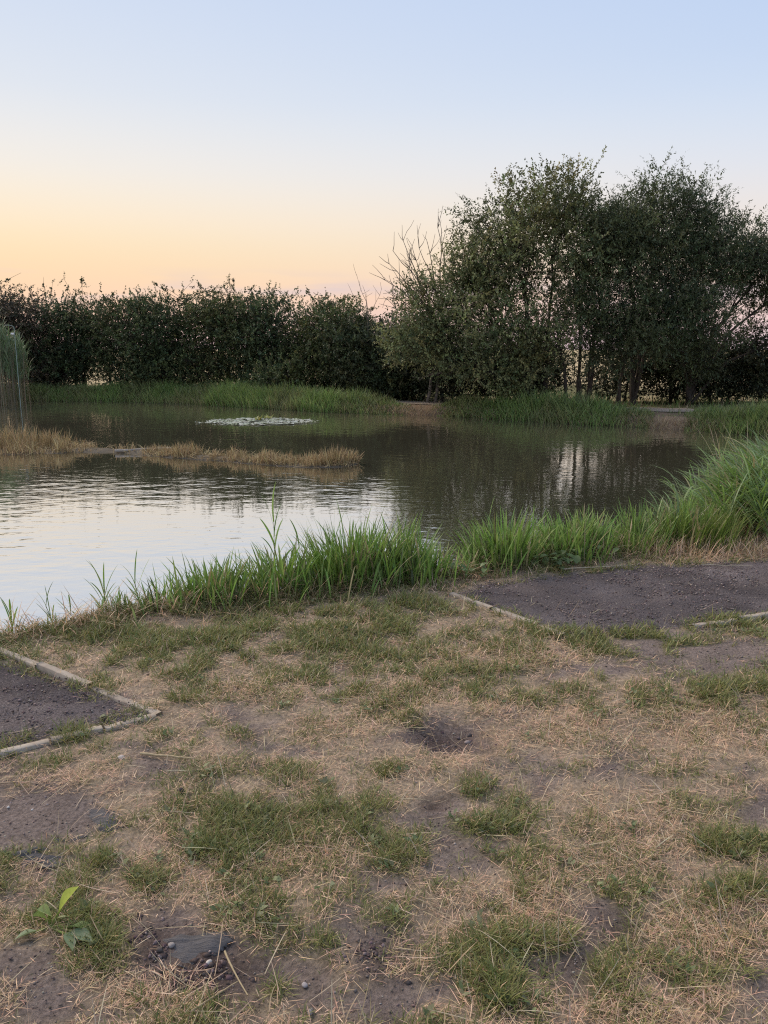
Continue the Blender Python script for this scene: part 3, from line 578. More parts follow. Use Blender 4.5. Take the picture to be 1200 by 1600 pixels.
DR = [(0.4173, 0.3147, 0.1618), (0.3478, 0.2565, 0.1333), (0.4869, 0.3846, 0.2), (0.2782, 0.1982, 0.1048)]
def stubble(label, x0, x1, n, hts, seed, lean=.25, wmul=1.0):
    r = np.random.default_rng(seed); px = r.uniform(x0, x1, n)
    yy = np.interp(px, [q[0] for q in isl_px], [q[1] for q in isl_px]); w0 = P(px, yy, WZ); wid = np.interp(px, [q[0] for q in isl_px], iw) * wmul
    b = np.column_stack([w0[:, 0], w0[:, 1] + r.uniform(-1, 1, n) * wid, np.full(n, WZ - .03)])
    h = np.interp(px, hts[0], hts[1]) * (.3 + .8 * r.random(n)) * np.clip(2.4 * fbm(b[:, 0], b[:, 1] * .5, 3.5, 3, seed) - .3, .4, 1.4)
    pr = [blades(b, r.random(n) * 6.28, lean * r.random(n) * 1.7, .05 + .6 * r.random(n), h, .007 + .007 * r.random(n), hue(n, DR, .25, r), 3, r.normal(size=n))]
    k = n // 5; q = r.integers(0, n, k); bb = b[q].copy(); bb[:, 1] += r.normal(size=k) * .15; bb[:, 2] = WZ + .01 + .10 * r.random(k) ** 2     # broken leaves lying over the stubble
    pr.append(blades(bb, r.random(k) * 6.28, 1.1 + .4 * r.random(k), .5 * r.random(k), .12 + .2 * r.random(k), np.full(k, .009), hue(k, DR, .3, r), 3))
    return tag(blade_obj('dead_reed_stubble', pr, M_STRAW), label, 'dead reeds', 'cut dead reeds on the mud bar')
stubble('tall brown mound of dead reeds at the left end of the mud bar', -130, 142, 4600, ([-130, 40, 90, 142], [.42, .40, .32, .24]), 51)
stubble('few thin dead stalks on the wet middle of the mud bar', 145, 240, 260, ([145, 240], [.20, .17]), 52)
stubble('long strip of short brown dead reeds on the right half of the mud bar', 225, 560, 4600, ([225, 260, 400, 440, 520, 560], [.12, .24, .24, .30, .30, .2]), 53, wmul=.85)
r_ = np.random.default_rng(55); dead = empty('driftwood', tuple(np.append(P(215, 702, WZ), WZ))); tag(dead, 'pale weathered flat log lying on the middle of the mud bar', 'log')
a = np.append(P(180, 703, WZ + .06), WZ + .05); e = np.append(P(268, 700, WZ + .06), WZ + .06); v, q_ = tubes([limb(a, e, .03, .018, r_, 8, .06)], 8); place_child(mesh_np('log', v, q_, smooth=True, mat=solid_mat('grey_driftwood', (.22, .19, .16), (.40, .36, .31), 12, .8, .5, .01)), dead)
# reed bent stalk on the bar
lily = empty('lily_pad_raft', tuple(np.append(P(402, 659, WZ), WZ))); tag(lily, 'pale raft of lily pads floating before the far bank', 'lily pads')
M_PAD = leaf_mat('lily_pad', .05, .28, .6)
def pad_mesh(c, seed):
    r = np.random.default_rng(seed); n = 14; th = np.linspace(.22, 2 * np.pi - .22, n); rad = .10 * (1 + .08 * r.normal(size=n)); zz = .004 + .012 * r.random(n)
    V = np.concatenate([[[0, 0, .006]], np.stack([np.cos(th) * rad, np.sin(th) * rad, zz], -1)]); T = [[0, k, k + 1] for k in range(1, n)]
    return mesh_np('lily_pad', V, T=T, col=np.tile(c, (n + 1, 1)), smooth=True, mat=M_PAD, link=False)
pads = [pad_mesh(c, k) for k, c in enumerate([(.42, .45, .37), (.36, .40, .31), (.48, .50, .42), (.37, .42, .29), (.50, .51, .42)])]
c0 = P(405, 659, WZ); L0 = lily.location
n_p = 0; pts_ = []
while n_p < 240:
    u = r_.uniform(-1, 1); w_ = r_.uniform(-1, 1)
    if (u * u + w_ * w_) > 1 or (u < -.5 and abs(w_) > .45 + .3 * r_.random()): continue
    x = c0[0] + u * (1.38 + (.3 if r_.random() < .05 else 0)); y = c0[1] + w_ * .95
    if u > .75 and r_.random() < .4: continue
    if pts_ and min((x - a) ** 2 + (y - b) ** 2 for a, b in pts_) < .011: 
        if r_.random() < .97: continue
    pts_.append((x, y)); n_p += 1
    o = bpy.data.objects.new('lily_pad', pads[r_.integers(5)]); COL.objects.link(o); o.parent = lily
    o.location = (x - L0[0], y - L0[1], .004 + .003 * r_.random()); s = r_.uniform(.5, 1.15); o.scale = (s, s, r_.uniform(.8, 2.2)); o.rotation_euler = (r_.normal() * .05, r_.normal() * .05, r_.random() * 6.28)
for (px, py) in ((418, 655), (405, 657)):
    w0 = P(px, py, WZ); pr = [blades(np.tile([[w0[0], w0[1], WZ]], (12, 1)) + np.column_stack([r_.normal(size=(12, 2)) * .06, np.zeros(12)]), r_.random(12) * 6.28, .3 + .5 * r_.random(12), r_.random(12), .10 + .1 * r_.random(12), np.full(12, .05), hue(12, [(.25, .27, .08), (.3, .3, .1)], .2, r_), 3)]
    o = blade_obj('raised_leaves', pr, M_GRASS); place_child(o, lily)

# ------------------------------------------------------------------ gravel pads and timber edging
def pad_sheet(name, label, poly, seed):
    x0, y0 = poly.min(0) - .03; x1, y1 = poly.max(0) + .03; xa = np.arange(x0, x1, .025); ya = np.arange(y0, y1, .025); A, B = np.meshgrid(xa, ya)
    ins = in_poly(A.ravel(), B.ravel(), poly); jx = np.arange(A.size).reshape(A.shape)
    cl = np.stack([jx[:-1, :-1], jx[:-1, 1:], jx[1:, 1:], jx[1:, :-1]], -1).reshape(-1, 4); cl = cl[ins[cl].sum(1) >= 3]
    a, b = A.ravel(), B.ravel(); z = H(a, b) + .010 + (fbm(a, b, 16, 3, seed) - .5) * .022 - .014 * (1 - sst(0, .12, poly_dist(a, b, poly)))
    nn = fbm(a, b, 3, 4, seed + 4)[:, None]; c = np.array([.135, .117, .114]) * (.5 + 1.0 * nn) + np.array([.06, .048, .042]) * sst(.55, .75, fbm(a, b, 1.4, 3, seed + 8))[:, None]
    u, inv = np.unique(cl, return_inverse=True)
    return tag(mesh_np(name, np.stack([a, b, z], -1)[u], inv.reshape(-1, 4), col=c[u], smooth=True, mat=M_GRAVEL), label, kind='structure')
pad_sheet('gravel_pad', 'dark crushed gravel pad beside the water on the right', PAD_R, 3); pad_sheet('gravel_pad', 'dark crushed gravel pad cut by the left edge', PAD_L, 5)
def stones(x, y, z, size, col, r, flat=.65):
    n = len(x); base = np.array([[1, 0, 0], [-1, 0, 0], [0, 1, 0], [0, -1, 0], [0, 0, 1], [0, 0, -1.]]); F = np.array([[0, 2, 4], [2, 1, 4], [1, 3, 4], [3, 0, 4], [2, 0, 5], [1, 2, 5], [3, 1, 5], [0, 3, 5]])
    v = base[None] * (1 + r.normal(size=(n, 6, 1)) * .22) + r.normal(size=(n, 6, 3)) * .16; th = r.random(n) * 6.28; c, s = np.cos(th)[:, None], np.sin(th)[:, None]
    v = np.stack([v[..., 0] * c - v[..., 1] * s, (v[..., 0] * s + v[..., 1] * c) * .85, v[..., 2] * flat], -1) * (size * .5)[:, None, None]
    v += np.stack([x, y, z], -1)[:, None]; T = (np.arange(n) * 6)[:, None, None] + F[None]; return v.reshape(-1, 3), np.zeros((0, 4), int), T.reshape(-1, 3), np.repeat(col, 6, 0)
r_ = np.random.default_rng(77)
GC = [(0.185, 0.1477, 0.1404), (0.1454, 0.117, 0.1124), (0.2511, 0.2031, 0.1797), (0.3304, 0.2708, 0.2357), (0.1322, 0.0984, 0.0898)]
def pad_gravel(poly, n, s0, s1, lab):
    x0, y0 = poly.min(0); x1, y1 = poly.max(0); x = r_.uniform(x0, x1, n); y = r_.uniform(y0, y1, n); ok = in_poly(x, y, poly) & (r_.random(n) < sst(.3, .65, fbm(x, y, 3.5, 3, 88)) * .9 + .15); x, y = x[ok], y[ok]
    sz = s0 + (s1 - s0) * r_.random(len(x)) ** 5; v, q, t, c = stones(x, y, H(x, y) + .012, sz, hue(len(x), GC, .3, r_), r_)
    tag(mesh_np('gravel', v, q, t, c, mat=M_STONE), lab, 'gravel', kind='stuff')
pad_gravel(PAD_R, 36000, .005, .018, 'loose dark stones strewn over the right gravel pad'); pad_gravel(PAD_L, 20000, .004, .016, 'loose dark stones strewn over the left gravel pad')
def board(a, b, w, h, root, seed, z0=.0, tilt=0.0):
    r = np.random.default_rng(seed); a = np.array(a, float); b = np.array(b, float); d = (b - a) / np.linalg.norm(b - a); s = np.array([-d[1], d[0]]); K = 14; V = []; bev = .003; zm = max(gz(*b), gz(*((a + b) / 2)))
    prof = [(-w / 2, -h), (-w / 2, -bev), (-w / 2 + bev, 0), (w / 2 - bev, 0), (w / 2, -bev), (w / 2, -h)]
    for k in range(K + 1):
        p = a + (b - a) * k / K; zt = zm + z0 + r.normal() * .0006 + tilt * (k / K - .5)
        for o_, zz in prof: 
            q = p + s * (o_ + r.normal() * .0006); V.append((q[0], q[1], zt + zz))
    Q = []; m = 6
    for k in range(K):
        for i_ in range(m): Q.append((k * m + i_, k * m + (i_ + 1) % m, (k + 1) * m + (i_ + 1) % m, (k + 1) * m + i_))
    Q += [(0, 1, 2, 5), (2, 3, 4, 5)]; e = K * m; Q += [(e + 5, e + 2, e + 1, e), (e + 5, e + 4, e + 3, e + 2)]
    place_child(mesh_np('board', V, Q, mat=M_TIMBER), root)
def edging(label, runs, w, z0):
    p = P(*runs[0][0]); root = empty('timber_edging', (p[0], p[1], 0)); tag(root, label, 'edging')
    for k, (a, b) in enumerate(runs): board(P(*a), P(*b), w, .11, root, int(a[0]) + 300, z0, (k % 3 - 1) * .004)
    return root
edging('two weathered timber edges meeting at a corner round the left gravel pad', [((-70, 991), (60, 1043)), ((62, 1044), (142, 1077)), ((145, 1079), (249, 1121)), ((243, 1123), (164, 1143)), ((160, 1144), (80, 1163)), ((77, 1164), (-130, 1215))], .034, .014)
edging('half-buried pale timber edging in front of the right gravel pad', [((705, 931), (768, 953)), ((771, 955), (838, 979)), ((842, 981), (881, 995)), ((1082, 981), (1150, 971)), ((1155, 970), (1330, 944))], .036, .016)

# ------------------------------------------------------------------ turf: green tufts, straw, litter
def scatter(n, r, ylo=1.15, yhi=6.3, margin=.5):
    """random points over the trodden bank, a little wider than the view, thinner with distance"""
    y = ylo * (yhi / ylo) ** r.random(n); x = r.uniform(-1, 1, n) * (y * .53 + margin); x += 0
    sd = pond_sd(x, y); k = sd > .05; return x[k], y[k]
r_ = np.random.default_rng(101)
LG = [(0.2051, 0.2268, 0.0698), (0.166, 0.1986, 0.0582), (0.2538, 0.2553, 0.0873), (0.2929, 0.2739, 0.1019)]
ST = [(0.675, 0.4774, 0.3031), (0.5784, 0.3906, 0.2454), (0.7712, 0.5643, 0.3754), (0.5465, 0.3472, 0.2454), (0.4661, 0.3472, 0.2022)]
x, y = scatter(480000, r_); g, st, so = turf(x, y); k = r_.random(len(x)) < np.clip(g - .10, 0, 1) * .85; x, y, g = x[k], y[k], g[k]; n = len(x)
far_ = sst(2, 5, y); hgt = (.020 + .042 * r_.random(n)) * (.6 + .7 * np.clip(g, 0, 1.2)); 
V1 = blades(np.column_stack([x, y, H(x, y) - .004]), r_.random(n) * 6.28, .2 + .7 * r_.random(n), .3 + 1.0 * r_.random(n), hgt * (1 + .25 * far_), (.0016 + .0016 * r_.random(n)) * (1 + 1.1 * far_), hue(n, LG, .25, r_), 2, r_.normal(size=n) * .6)
tag(blade_obj('lawn_grass', [V1], M_GRASS), 'short patchy green grass on the trodden bank', 'grass', kind='stuff'); print('green', n)
x, y = scatter(520000, r_); g, st, so = turf(x, y); k = r_.random(len(x)) < np.clip(st * .75 + g * .12, 0, 1) * .8; x, y, g, st = x[k], y[k], g[k], st[k]; n = len(x); far_ = sst(2, 5, y)
ln = .010 + .058 * r_.random(n) ** 2.4; upr = r_.random(n) < .16
lean = np.where(upr, .2 + .5 * r_.random(n), 1.25 + .28 * r_.random(n))
V1 = blades(np.column_stack([x, y, H(x, y) + .002 + .010 * r_.random(n)]), r_.random(n) * 6.28, lean, np.where(upr, r_.random(n) * .9, r_.normal(size=n) * .25 + .1), ln * (1 + .5 * far_), (.0009 + .0013 * r_.random(n)) * (1 + 1.3 * far_), hue(n, ST, .28, r_), 2, r_.normal(size=n) * .5)
# longer bleached stalks
x, y = scatter(10000, r_); g, st, so = turf(x, y); k = r_.random(len(x)) < np.clip(st * .7 + .1, 0, 1) * .6; x, y = x[k], y[k]; m_ = len(x)
V2 = blades(np.column_stack([x, y, H(x, y) + .008]), r_.random(m_) * 6.28, np.where(r_.random(m_) < .35, .15 + .7 * r_.random(m_), 1.2 + .33 * r_.random(m_)), r_.normal(size=m_) * .35 + .1, .06 + .10 * r_.random(m_), .0018 + .0014 * r_.random(m_), hue(m_, [(.52, .43, .29), (.46, .37, .24), (.56, .47, .33)], .15, r_), 5, r_.normal(size=m_))
tag(blade_obj('dry_grass', [V1, V2], M_STRAW), 'bleached straw and dead grass lying over the bank', 'dry grass', kind='stuff'); print('straw', n, m_)
x, y = scatter(110000, r_); g, st, so = turf(x, y); pad = in_poly(x, y, PAD_R) | in_poly(x, y, PAD_L); k = (r_.random(len(x)) < so ** 2 * .8) & ~pad; x, y = x[k], y[k]; n = len(x)
v, q, t, c = stones(x, y, H(x, y) + .001, (.002 + .009 * r_.random(n) ** 4) * (1 + .6 * sst(2, 5, y)), hue(n, [(.17, .13, .11), (.22, .17, .145), (.14, .11, .095), (.27, .22, .19), (.34, .29, .25)], .3, r_), r_)
tag(mesh_np('soil_grit', v, q, t, c, mat=M_STONE), 'small stones and grit in the bare soil patches', 'grit', kind='stuff')
x, y = scatter(6000, r_); g, st, so = turf(x, y); k = r_.random(len(x)) < np.clip(g - .25, 0, 1) * .35; x, y = x[k], y[k]; n = len(x); kk = 6
xb = np.repeat(x, kk) + r_.normal(size=n * kk) * .012; yb = np.repeat(y, kk) + r_.normal(size=n * kk) * .012; az = r_.random(n * kk) * 6.28; m_ = n * kk
v, q, c = leaves(np.column_stack([xb, yb, H(xb, yb) + .012]), np.column_stack([np.cos(az), np.sin(az), .15 + .5 * r_.random(m_)]), np.tile([[0, 0, 1.]], (m_, 1)) + r_.normal(size=(m_, 3)) * .2, .014 + .022 * r_.random(m_), .008 + .010 * r_.random(m_), hue(m_, [(.17, .20, .09), (.13, .17, .07), (.22, .24, .12)], .25, r_))
tag(mesh_np('turf_weeds', v, q, col=c, mat=M_GRASS), 'tiny flat weeds and clover leaves in the green turf', 'weeds', kind='stuff')
# dark clods in the scraped hollows
def clods(px, py, rx, ry, n, lab, s0=.004, s1=.022, cols=((.13, .10, .092), (.17, .135, .125), (.105, .08, .075))):
    a = r_.normal(size=(n, 2)) * .5; p = P(px + a[:, 0] * rx, py + a[:, 1] * ry); sz = s0 + (s1 - s0) * r_.random(n) ** 2
    v, q, t, c = stones(p[:, 0], p[:, 1], H(p[:, 0], p[:, 1]), sz, hue(n, cols, .3, r_), r_, .8); tag(mesh_np('soil_clods', v, q, t, c, smooth=False, mat=M_STONE), lab, 'soil', kind='stuff')
clods(330, 1520, 66, 34, 170, 'dark crumbly soil clods in the scrape below the grey membrane'); clods(705, 1152, 48, 16, 150, 'dark dug soil in the small burrow scrape', .004, .024)
clods(235, 1475, 30, 36, 90, 'dark soil crumbs left of the grey membrane', .006, .02); clods(682, 1256, 18, 6, 40, 'dark lumps in the tiny burrow', .008, .022); clods(580, 1500, 60, 40, 90, 'dark soil crumbs in the bare patch at bottom centre', .004, .016)

# ------------------------------------------------------------------ the fringe of long grass on the near bank
BG = [(0.1848, 0.308, 0.0614), (0.231, 0.3542, 0.0819), (0.154, 0.2618, 0.0546), (0.2618, 0.3619, 0.1092)]
BB = [(0.2025, 0.28, 0.1105), (0.2295, 0.308, 0.143), (0.1755, 0.252, 0.091)]
ne = np.array(near_edge + [np.array(q) for q in ((3.0, 6.4), (3.9, 6.9), (5.2, 7.6))])
nseg = np.linalg.norm(np.diff(ne, axis=0), axis=1); ncum = np.concatenate([[0], np.cumsum(nseg)])
def along_near(n, r):
    s = r.random(n) * ncum[-1]; return np.stack([np.interp(s, ncum, ne[:, 0]), np.interp(s, ncum, ne[:, 1])], -1)
HX = [-160, 0, 60, 120, 170, 230, 300, 360, 430, 480, 545, 600, 650, 700, 760, 800, 860, 930, 980, 1040, 1100, 1200, 1400]
HT = [.12, .10, .08, .12, .18, .22, .28, .32, .36, .36, .46, .36, .26, .22, .26, .30, .24, .24, .24, .27, .40, .42, .42]
r_ = np.random.default_rng(131); parts = []
N = 15000; pb = along_near(N, r_); dep = r_.normal(size=N) * .14 + .10; pb[:, 1] += dep; pxs, _ = topix(pb[:, 0], pb[:, 1], 0 * dep)
dens = np.interp(pxs, [-160, 0, 100, 200, 300, 420, 1400], [.12, .12, .12, .35, .75, 1, 1]); k = (r_.random(N) < dens) & (fbm(pb[:, 0], pb[:, 1] * .6, 4.5, 2, 14) > .46); pb, dep, pxs = pb[k], dep[k], pxs[k]; n = len(pb)
hh = np.interp(pxs, HX, HT) * (.35 + .85 * r_.random(n)) * (.2 + 1.6 * fbm(pb[:, 0] * 1.0, pb[:, 1] * .4, 6, 2, 15)); z = np.maximum(H(pb[:, 0], pb[:, 1]), WZ) - .01
az = np.where(r_.random(n) < .5, r_.random(n) * 6.28, np.pi / 2 + r_.normal(size=n) * 1.0)
parts.append(blades(np.column_stack([pb, z]), az, (.08 + .42 * r_.random(n) ** 1.5), .1 + .65 * r_.random(n), hh, .005 + .011 * r_.random(n) ** 1.5, hue(n, BG * 3 + [(.36, .31, .17), (.24, .25, .10), (.10, .14, .05), (.12, .15, .06)], .38, r_), 5, r_.normal(size=n) * .6))
N = 8000; pb = along_near(N, r_); pb[:, 1] += r_.normal(size=N) * .10 - .10; pxs, _ = topix(pb[:, 0], pb[:, 1], 0 * pb[:, 0]); k = r_.random(N) < np.interp(pxs, [0, 200, 400, 1400], [.3, .5, .9, .6]); pb = pb[k]; n = len(pb)     # flattened olive skirt
parts.append(blades(np.column_stack([pb, H(pb[:, 0], pb[:, 1])]), -np.pi / 2 + r_.normal(size=n) * 1.1, .4 + .6 * r_.random(n), .5 + 1.0 * r_.random(n), .07 + .16 * r_.random(n), .003 + .003 * r_.random(n), hue(n, [(.14, .16, .06), (.20, .19, .09), (.30, .25, .14), (.12, .14, .05)], .2, r_), 4, r_.normal(size=n) * .5))
N = 2600; pb = along_near(N, r_); pb[:, 1] += r_.normal(size=N) * .09 - .12; n = N
parts.append(blades(np.column_stack([pb, H(pb[:, 0], pb[:, 1]) + .01]), r_.random(n) * 6.28, .5 + .9 * r_.random(n), r_.random(n), .08 + .2 * r_.random(n), .002 + .003 * r_.random(n), hue(n, ST[:3], .2, r_), 4))
fr = P(r_.uniform(1010, 1420, 1500), 866 + r_.normal(size=1500) * 7); n = 1500
parts.append(blades(np.column_stack([fr, H(fr[:, 0], fr[:, 1])]), r_.random(n) * 6.28, .2 + 1.1 * r_.random(n), .2 + .6 * r_.random(n), .05 + .15 * r_.random(n), .0025 + .002 * r_.random(n), hue(n, ST[:3], .2, r_), 4))
tag(blade_obj('bank_grass', parts, M_GRASS), 'long green grass fringing the near bank of the pond', 'grass', kind='stuff')
def tussock(name, label, px, py, n, rad, h, w, cols, seed, az0=None, z=None, lean=(.05, .5), curve=(.1, .7), stretch=1.0, group='grass tussocks on the near bank', azs=.8):
    r = np.random.default_rng(seed); c = P(px, py); b = c + r.normal(size=(n, 2)) * rad * .5 * np.array([stretch, 1]); zz = np.maximum(H(b[:, 0], b[:, 1]), WZ) - .01
    out = np.arctan2(b[:, 1] - c[1], b[:, 0] - c[0]) + r.normal(size=n) * .7
    az = out if az0 is None else np.where(r.random(n) < .75, az0 + r.normal(size=n) * azs, out)
    o = blade_obj(name, [blades(np.column_stack([b, zz]), az, lean[0] + (lean[1] - lean[0]) * r.random(n), curve[0] + (curve[1] - curve[0]) * r.random(n), h * (.3 + .85 * r.random(n)), w * (.6 + .8 * r.random(n)), hue(n, list(cols) * 3 + [(.36, .31, .17), (.24, .25, .10)], .28, r), 6, r.normal(size=n) * .5)], M_GRASS)
    return tag(o, label, 'grass tussock', group)
tussock('grass_tussock', 'largest dark green tussock in the middle of the near bank', 545, 908, 620, .24, .46, .012, BG, 201)
tussock('grass_tussock', 'tussock beside the tall lone reed left of the big one', 440, 918, 320, .20, .36, .012, BG, 202)
tussock('grass_tussock', 'spiky low tussock at the left end of the grass fringe', 330, 935, 220, .20, .32, .011, BG, 203)
tussock('grass_tussock', 'upright bright tussock left of the right gravel pad', 790, 880, 340, .20, .40, .012, BG, 204)
tussock('grass_tussock', 'low tussock between the big tussock and the gravel pad', 650, 905, 200, .2, .28, .011, BG, 205)
tussock('grass_tussock', 'bright green tussock behind the low leafy weeds', 890, 868, 300, .24, .34, .012, BG, 206)
tussock('grass_tussock', 'bright tussock at the left foot of the leaning reed bed', 985, 858, 420, .24, .25, .007, BG, 207)
tussock('grass_tussock', 'yellow-green tussock at the foot of the leaning reed bed', 1090, 850, 700, .30, .36, .008, [(.17, .25, .05), (.15, .23, .045), (.19, .25, .07)], 208)
# reed bed on the right, leaning out over the water
r_ = np.random.default_rng(211); n = 1250; t = r_.random(n); bx = np.interp(t, [0, .25, .5, .75, 1], [2.95, 3.4, 3.9, 4.4, 4.9]) + r_.normal(size=n) * .22; by = np.interp(t, [0, .25, .5, .75, 1], [6.35, 6.9, 7.6, 8.3, 9.0]) + r_.normal(size=n) * .35
hs_ = np.interp(t, [0, .25, .5, 1], [.36, .48, .54, .48]) * (.5 + .65 * r_.random(n)); zb = np.maximum(H(bx, by), WZ) - .02; azr = np.pi + r_.normal(size=n) * 1.0; ln_ = .05 + .5 * r_.random(n); cv = .1 + .35 * r_.random(n)
parts = [blades(np.column_stack([bx, by, zb]), azr, ln_, cv, hs_, np.full(n, .006), hue(n, [(.15, .20, .08), (.20, .22, .11)], .2, r_), 4)]
k = 7; ti = r_.uniform(.25, 1.0, (n, k)); a_ = ln_[:, None] + cv[:, None] * ti * .5; hd = np.stack([np.cos(azr), np.sin(azr)], -1)
lb = np.stack([bx[:, None] + hd[:, :1] * np.sin(a_) * hs_[:, None] * ti, by[:, None] + hd[:, 1:] * np.sin(a_) * hs_[:, None] * ti, zb[:, None] + np.cos(a_) * hs_[:, None] * ti], -1).reshape(-1, 3); m_ = len(lb)
la = np.repeat(azr, k) + r_.normal(size=m_) * 1.2
parts.append(blades(lb, la, .35 + .45 * r_.random(m_), .5 + .9 * r_.random(m_), .22 + .26 * r_.random(m_), .009 + .007 * r_.random(m_), hue(m_, BB + BB + BG[:2] + BG[:2] + [(.38, .33, .17)], .28, r_), 6, r_.normal(size=m_) * .5))
q = 60; bq = np.column_stack([np.interp(r_.random(q), [0, 1], [3.7, 4.8]), r_.uniform(7.4, 8.8, q), np.full(q, -.05)])
parts.append(blades(bq, np.pi + r_.normal(size=q) * 1.2, .2 + .3 * r_.random(q), .3 + .6 * r_.random(q), .75 + .2 * r_.random(q), np.full(q, .008), hue(q, [(.40, .34, .19), (.34, .31, .16)], .2, r_), 6))
tag(blade_obj('reed_bed', parts, M_GRASS), 'thick green reed bed leaning left over the water at right', 'reeds')
# single reeds standing out of the fringe: stem and each leaf
def one_leaf(base, az, lean, curve, L, w, c):
    V, Q, T, cc = blades(np.array([base]), np.array([az]), np.array([lean]), np.array([curve]), np.array([L]), np.array([w]), np.array([c]), 7, np.array([rng.normal() * .5])); return mesh_np('leaf', V, Q, T, cc, True, M_GRASS)
def reed(label, px, py, h, nl, seed, lean=0., leafl=.22, w=.012):
    r = np.random.default_rng(seed); b = P(px, py); b = np.array([b[0], b[1], gz(*b) - .02]); root = empty('reed', tuple(b)); tag(root, label, 'reed', 'single reeds on the near bank')
    tip = b + np.array([math.sin(lean) * h, r.normal() * .03, math.cos(lean) * h]); p, q = limb(b, tip, .0035, .0015, r, 6, .04); v, q_ = tubes([(p, q)], 5)
    V = mesh_np('stem', v, q_, col=np.tile((.17, .21, .09), (len(v), 1)), smooth=True, mat=M_GRASS); place_child(V, root)
    for k in range(nl):
        t = .25 + .75 * k / max(1, nl - 1); bp = np.array([np.interp(t, np.linspace(0, 1, 6), p[:, i_]) for i_ in range(3)])
        az = (0 if k % 2 else np.pi) + r.normal() * .6; place_child(one_leaf(bp, az, (.55 - .4 * t) + r.normal() * .08, .25 + .5 * r.random(), leafl * (.7 + .5 * r.random()), w * (.7 + .5 * r.random()), hue(1, BG[:3], .15, r)[0]), root)
reed('tallest lone reed with pointed leaves standing above the fringe', 437, 912, .56, 10, 301, -.05, .26, .026)
reed('short leafy reed shoot at the far left water edge', 18, 985, .12, 6, 302, .05, .15, .010)
reed('thin arching reed shoot second from the left edge', 88, 972, .16, 6, 303, -.25, .18, .007)
reed('low reed shoot between the arching shoot and the bushy one', 112, 968, .13, 6, 304, .1, .15, .008)
reed('bushy upright reed shoot with broad leaves near the left', 160, 955, .17, 9, 305, .02, .20, .013)
reed('straight reed shoot right of the bushy one at the left', 222, 945, .20, 6, 306, -.12, .19, .010)
reed('slender reed rising at the left end of the thick grass', 315, 925, .26, 7, 307, -.08, .20, .011)
reed('slender reed between the left tussock and the tallest reed', 372, 920, .26, 7, 308, .12, .20, .010)
reed('upright reed just right of the tallest lone reed', 470, 915, .34, 7, 309, .0, .21, .012)
reed('upright reed at the top of the biggest tussock', 548, 905, .40, 7, 310, .02, .22, .012)
reed('small reed standing over the dip right of the biggest tussock', 655, 890, .26, 6, 311, .0, .19, .010)
reed('reed leaning left above the bright tussock by the gravel pad', 770, 875, .36, 6, 312, -.1, .20, .011)
# low leafy weeds at the pad's edge
M_WEED = M_LEAF
def leaf_shape(L, w, c, fold=.12, arch=.25, K=6):
    t = np.linspace(0, 1, K + 1); wd = w * np.sin(np.pi * np.clip(t, .015, .995) ** .8) ** 1.05 * .5; V = []; Q = []
    for k in range(K + 1):
        z = L * arch * math.sin(t[k] * math.pi * .6) - L * arch * .6 * t[k] ** 2
        V += [(-wd[k], L * t[k], z + abs(wd[k]) * fold * 2), (0, L * t[k], z), (wd[k], L * t[k], z + abs(wd[k]) * fold * 2)]
        if k: o = 3 * (k - 1); Q += [(o, o + 1, o + 4, o + 3), (o + 1, o + 2, o + 5, o + 4)]
    return mesh_np('leaf', V, Q, col=np.tile(c, (len(V), 1)), smooth=True, mat=M_GRASS, link=False)
def put_leaf(root, me, loc, rx, rz, ry=0):
    o = bpy.data.objects.new('leaf', me); COL.objects.link(o); o.parent = root; o.location = loc; o.rotation_euler = (rx, ry, rz)
r_ = np.random.default_rng(401)
for px, py, n, s, lab in ((868, 888, 26, .05, 'low broad-leaved weed at the back edge of the right gravel pad'), (920, 880, 16, .045, 'small broad-leaved weed right of the leafy one behind the gravel pad'), (745, 905, 14, .04, 'small leafy weed at the left corner of the right gravel pad')):
    b = P(px, py); root = empty('broadleaf_weed', (b[0], b[1], gz(*b))); tag(root, lab, 'weed', 'leafy weeds by the right gravel pad')
    mm = [leaf_shape(s * 1.5, s, c) for c in ((.13, .19, .07), (.16, .22, .09), (.11, .16, .06))]
    for k in range(n): put_leaf(root, mm[k % 3], (r_.normal() * .09, r_.normal() * .05, .02 + .07 * r_.random()), r_.uniform(-.2, .7), r_.random() * 6.28)
# dock plant in the foreground
b = P(78, 1440); root = empty('dock_plant', (b[0], b[1], gz(*b))); tag(root, 'bright broad-leaved dock plant in the grass at lower left', 'weed')
D0 = P(80, 1442)[1]
def dock_leaf(tip, base, w, c, up=True, arch=.06, dy=.015):
    """one leaf with its stalk: raised leaves stand over the root, low ones lie on the turf"""
    if up: a = at(*base, D0); e = at(*tip, D0 + dy)
    else:
        a = np.append(P(*base), 0.); a[2] = gz(a[0], a[1]) + .016; e = np.append(P(*tip), 0.); e[2] = gz(e[0], e[1]) + .014
    d = e - a; L = np.linalg.norm(d); me = leaf_shape(L, w, c, .22, arch, 9); o = bpy.data.objects.new('leaf', me); COL.objects.link(o); o.parent = root; l = root.location
    o.location = (a[0] - l[0], a[1] - l[1], a[2] - l[2]); o.rotation_euler = (math.asin(np.clip(d[2] / L, -1, 1)), r_.normal() * .25, math.atan2(-d[0], d[1]))
    g0 = np.append(P(80 + r_.normal() * 3, 1443), 0.); g0[2] = gz(g0[0], g0[1]) - .005; v, q_ = tubes([limb(g0, a + d * .12, .0042, .0026, r_, 6, .05)], 6)
    place_child(mesh_np('stalk', v, q_, col=np.tile((.30, .38, .10), (len(v), 1)), smooth=True, mat=M_GRASS), root)
bright = (.42, .50, .09); mid_ = (.21, .30, .08); gry = (.21, .28, .15)
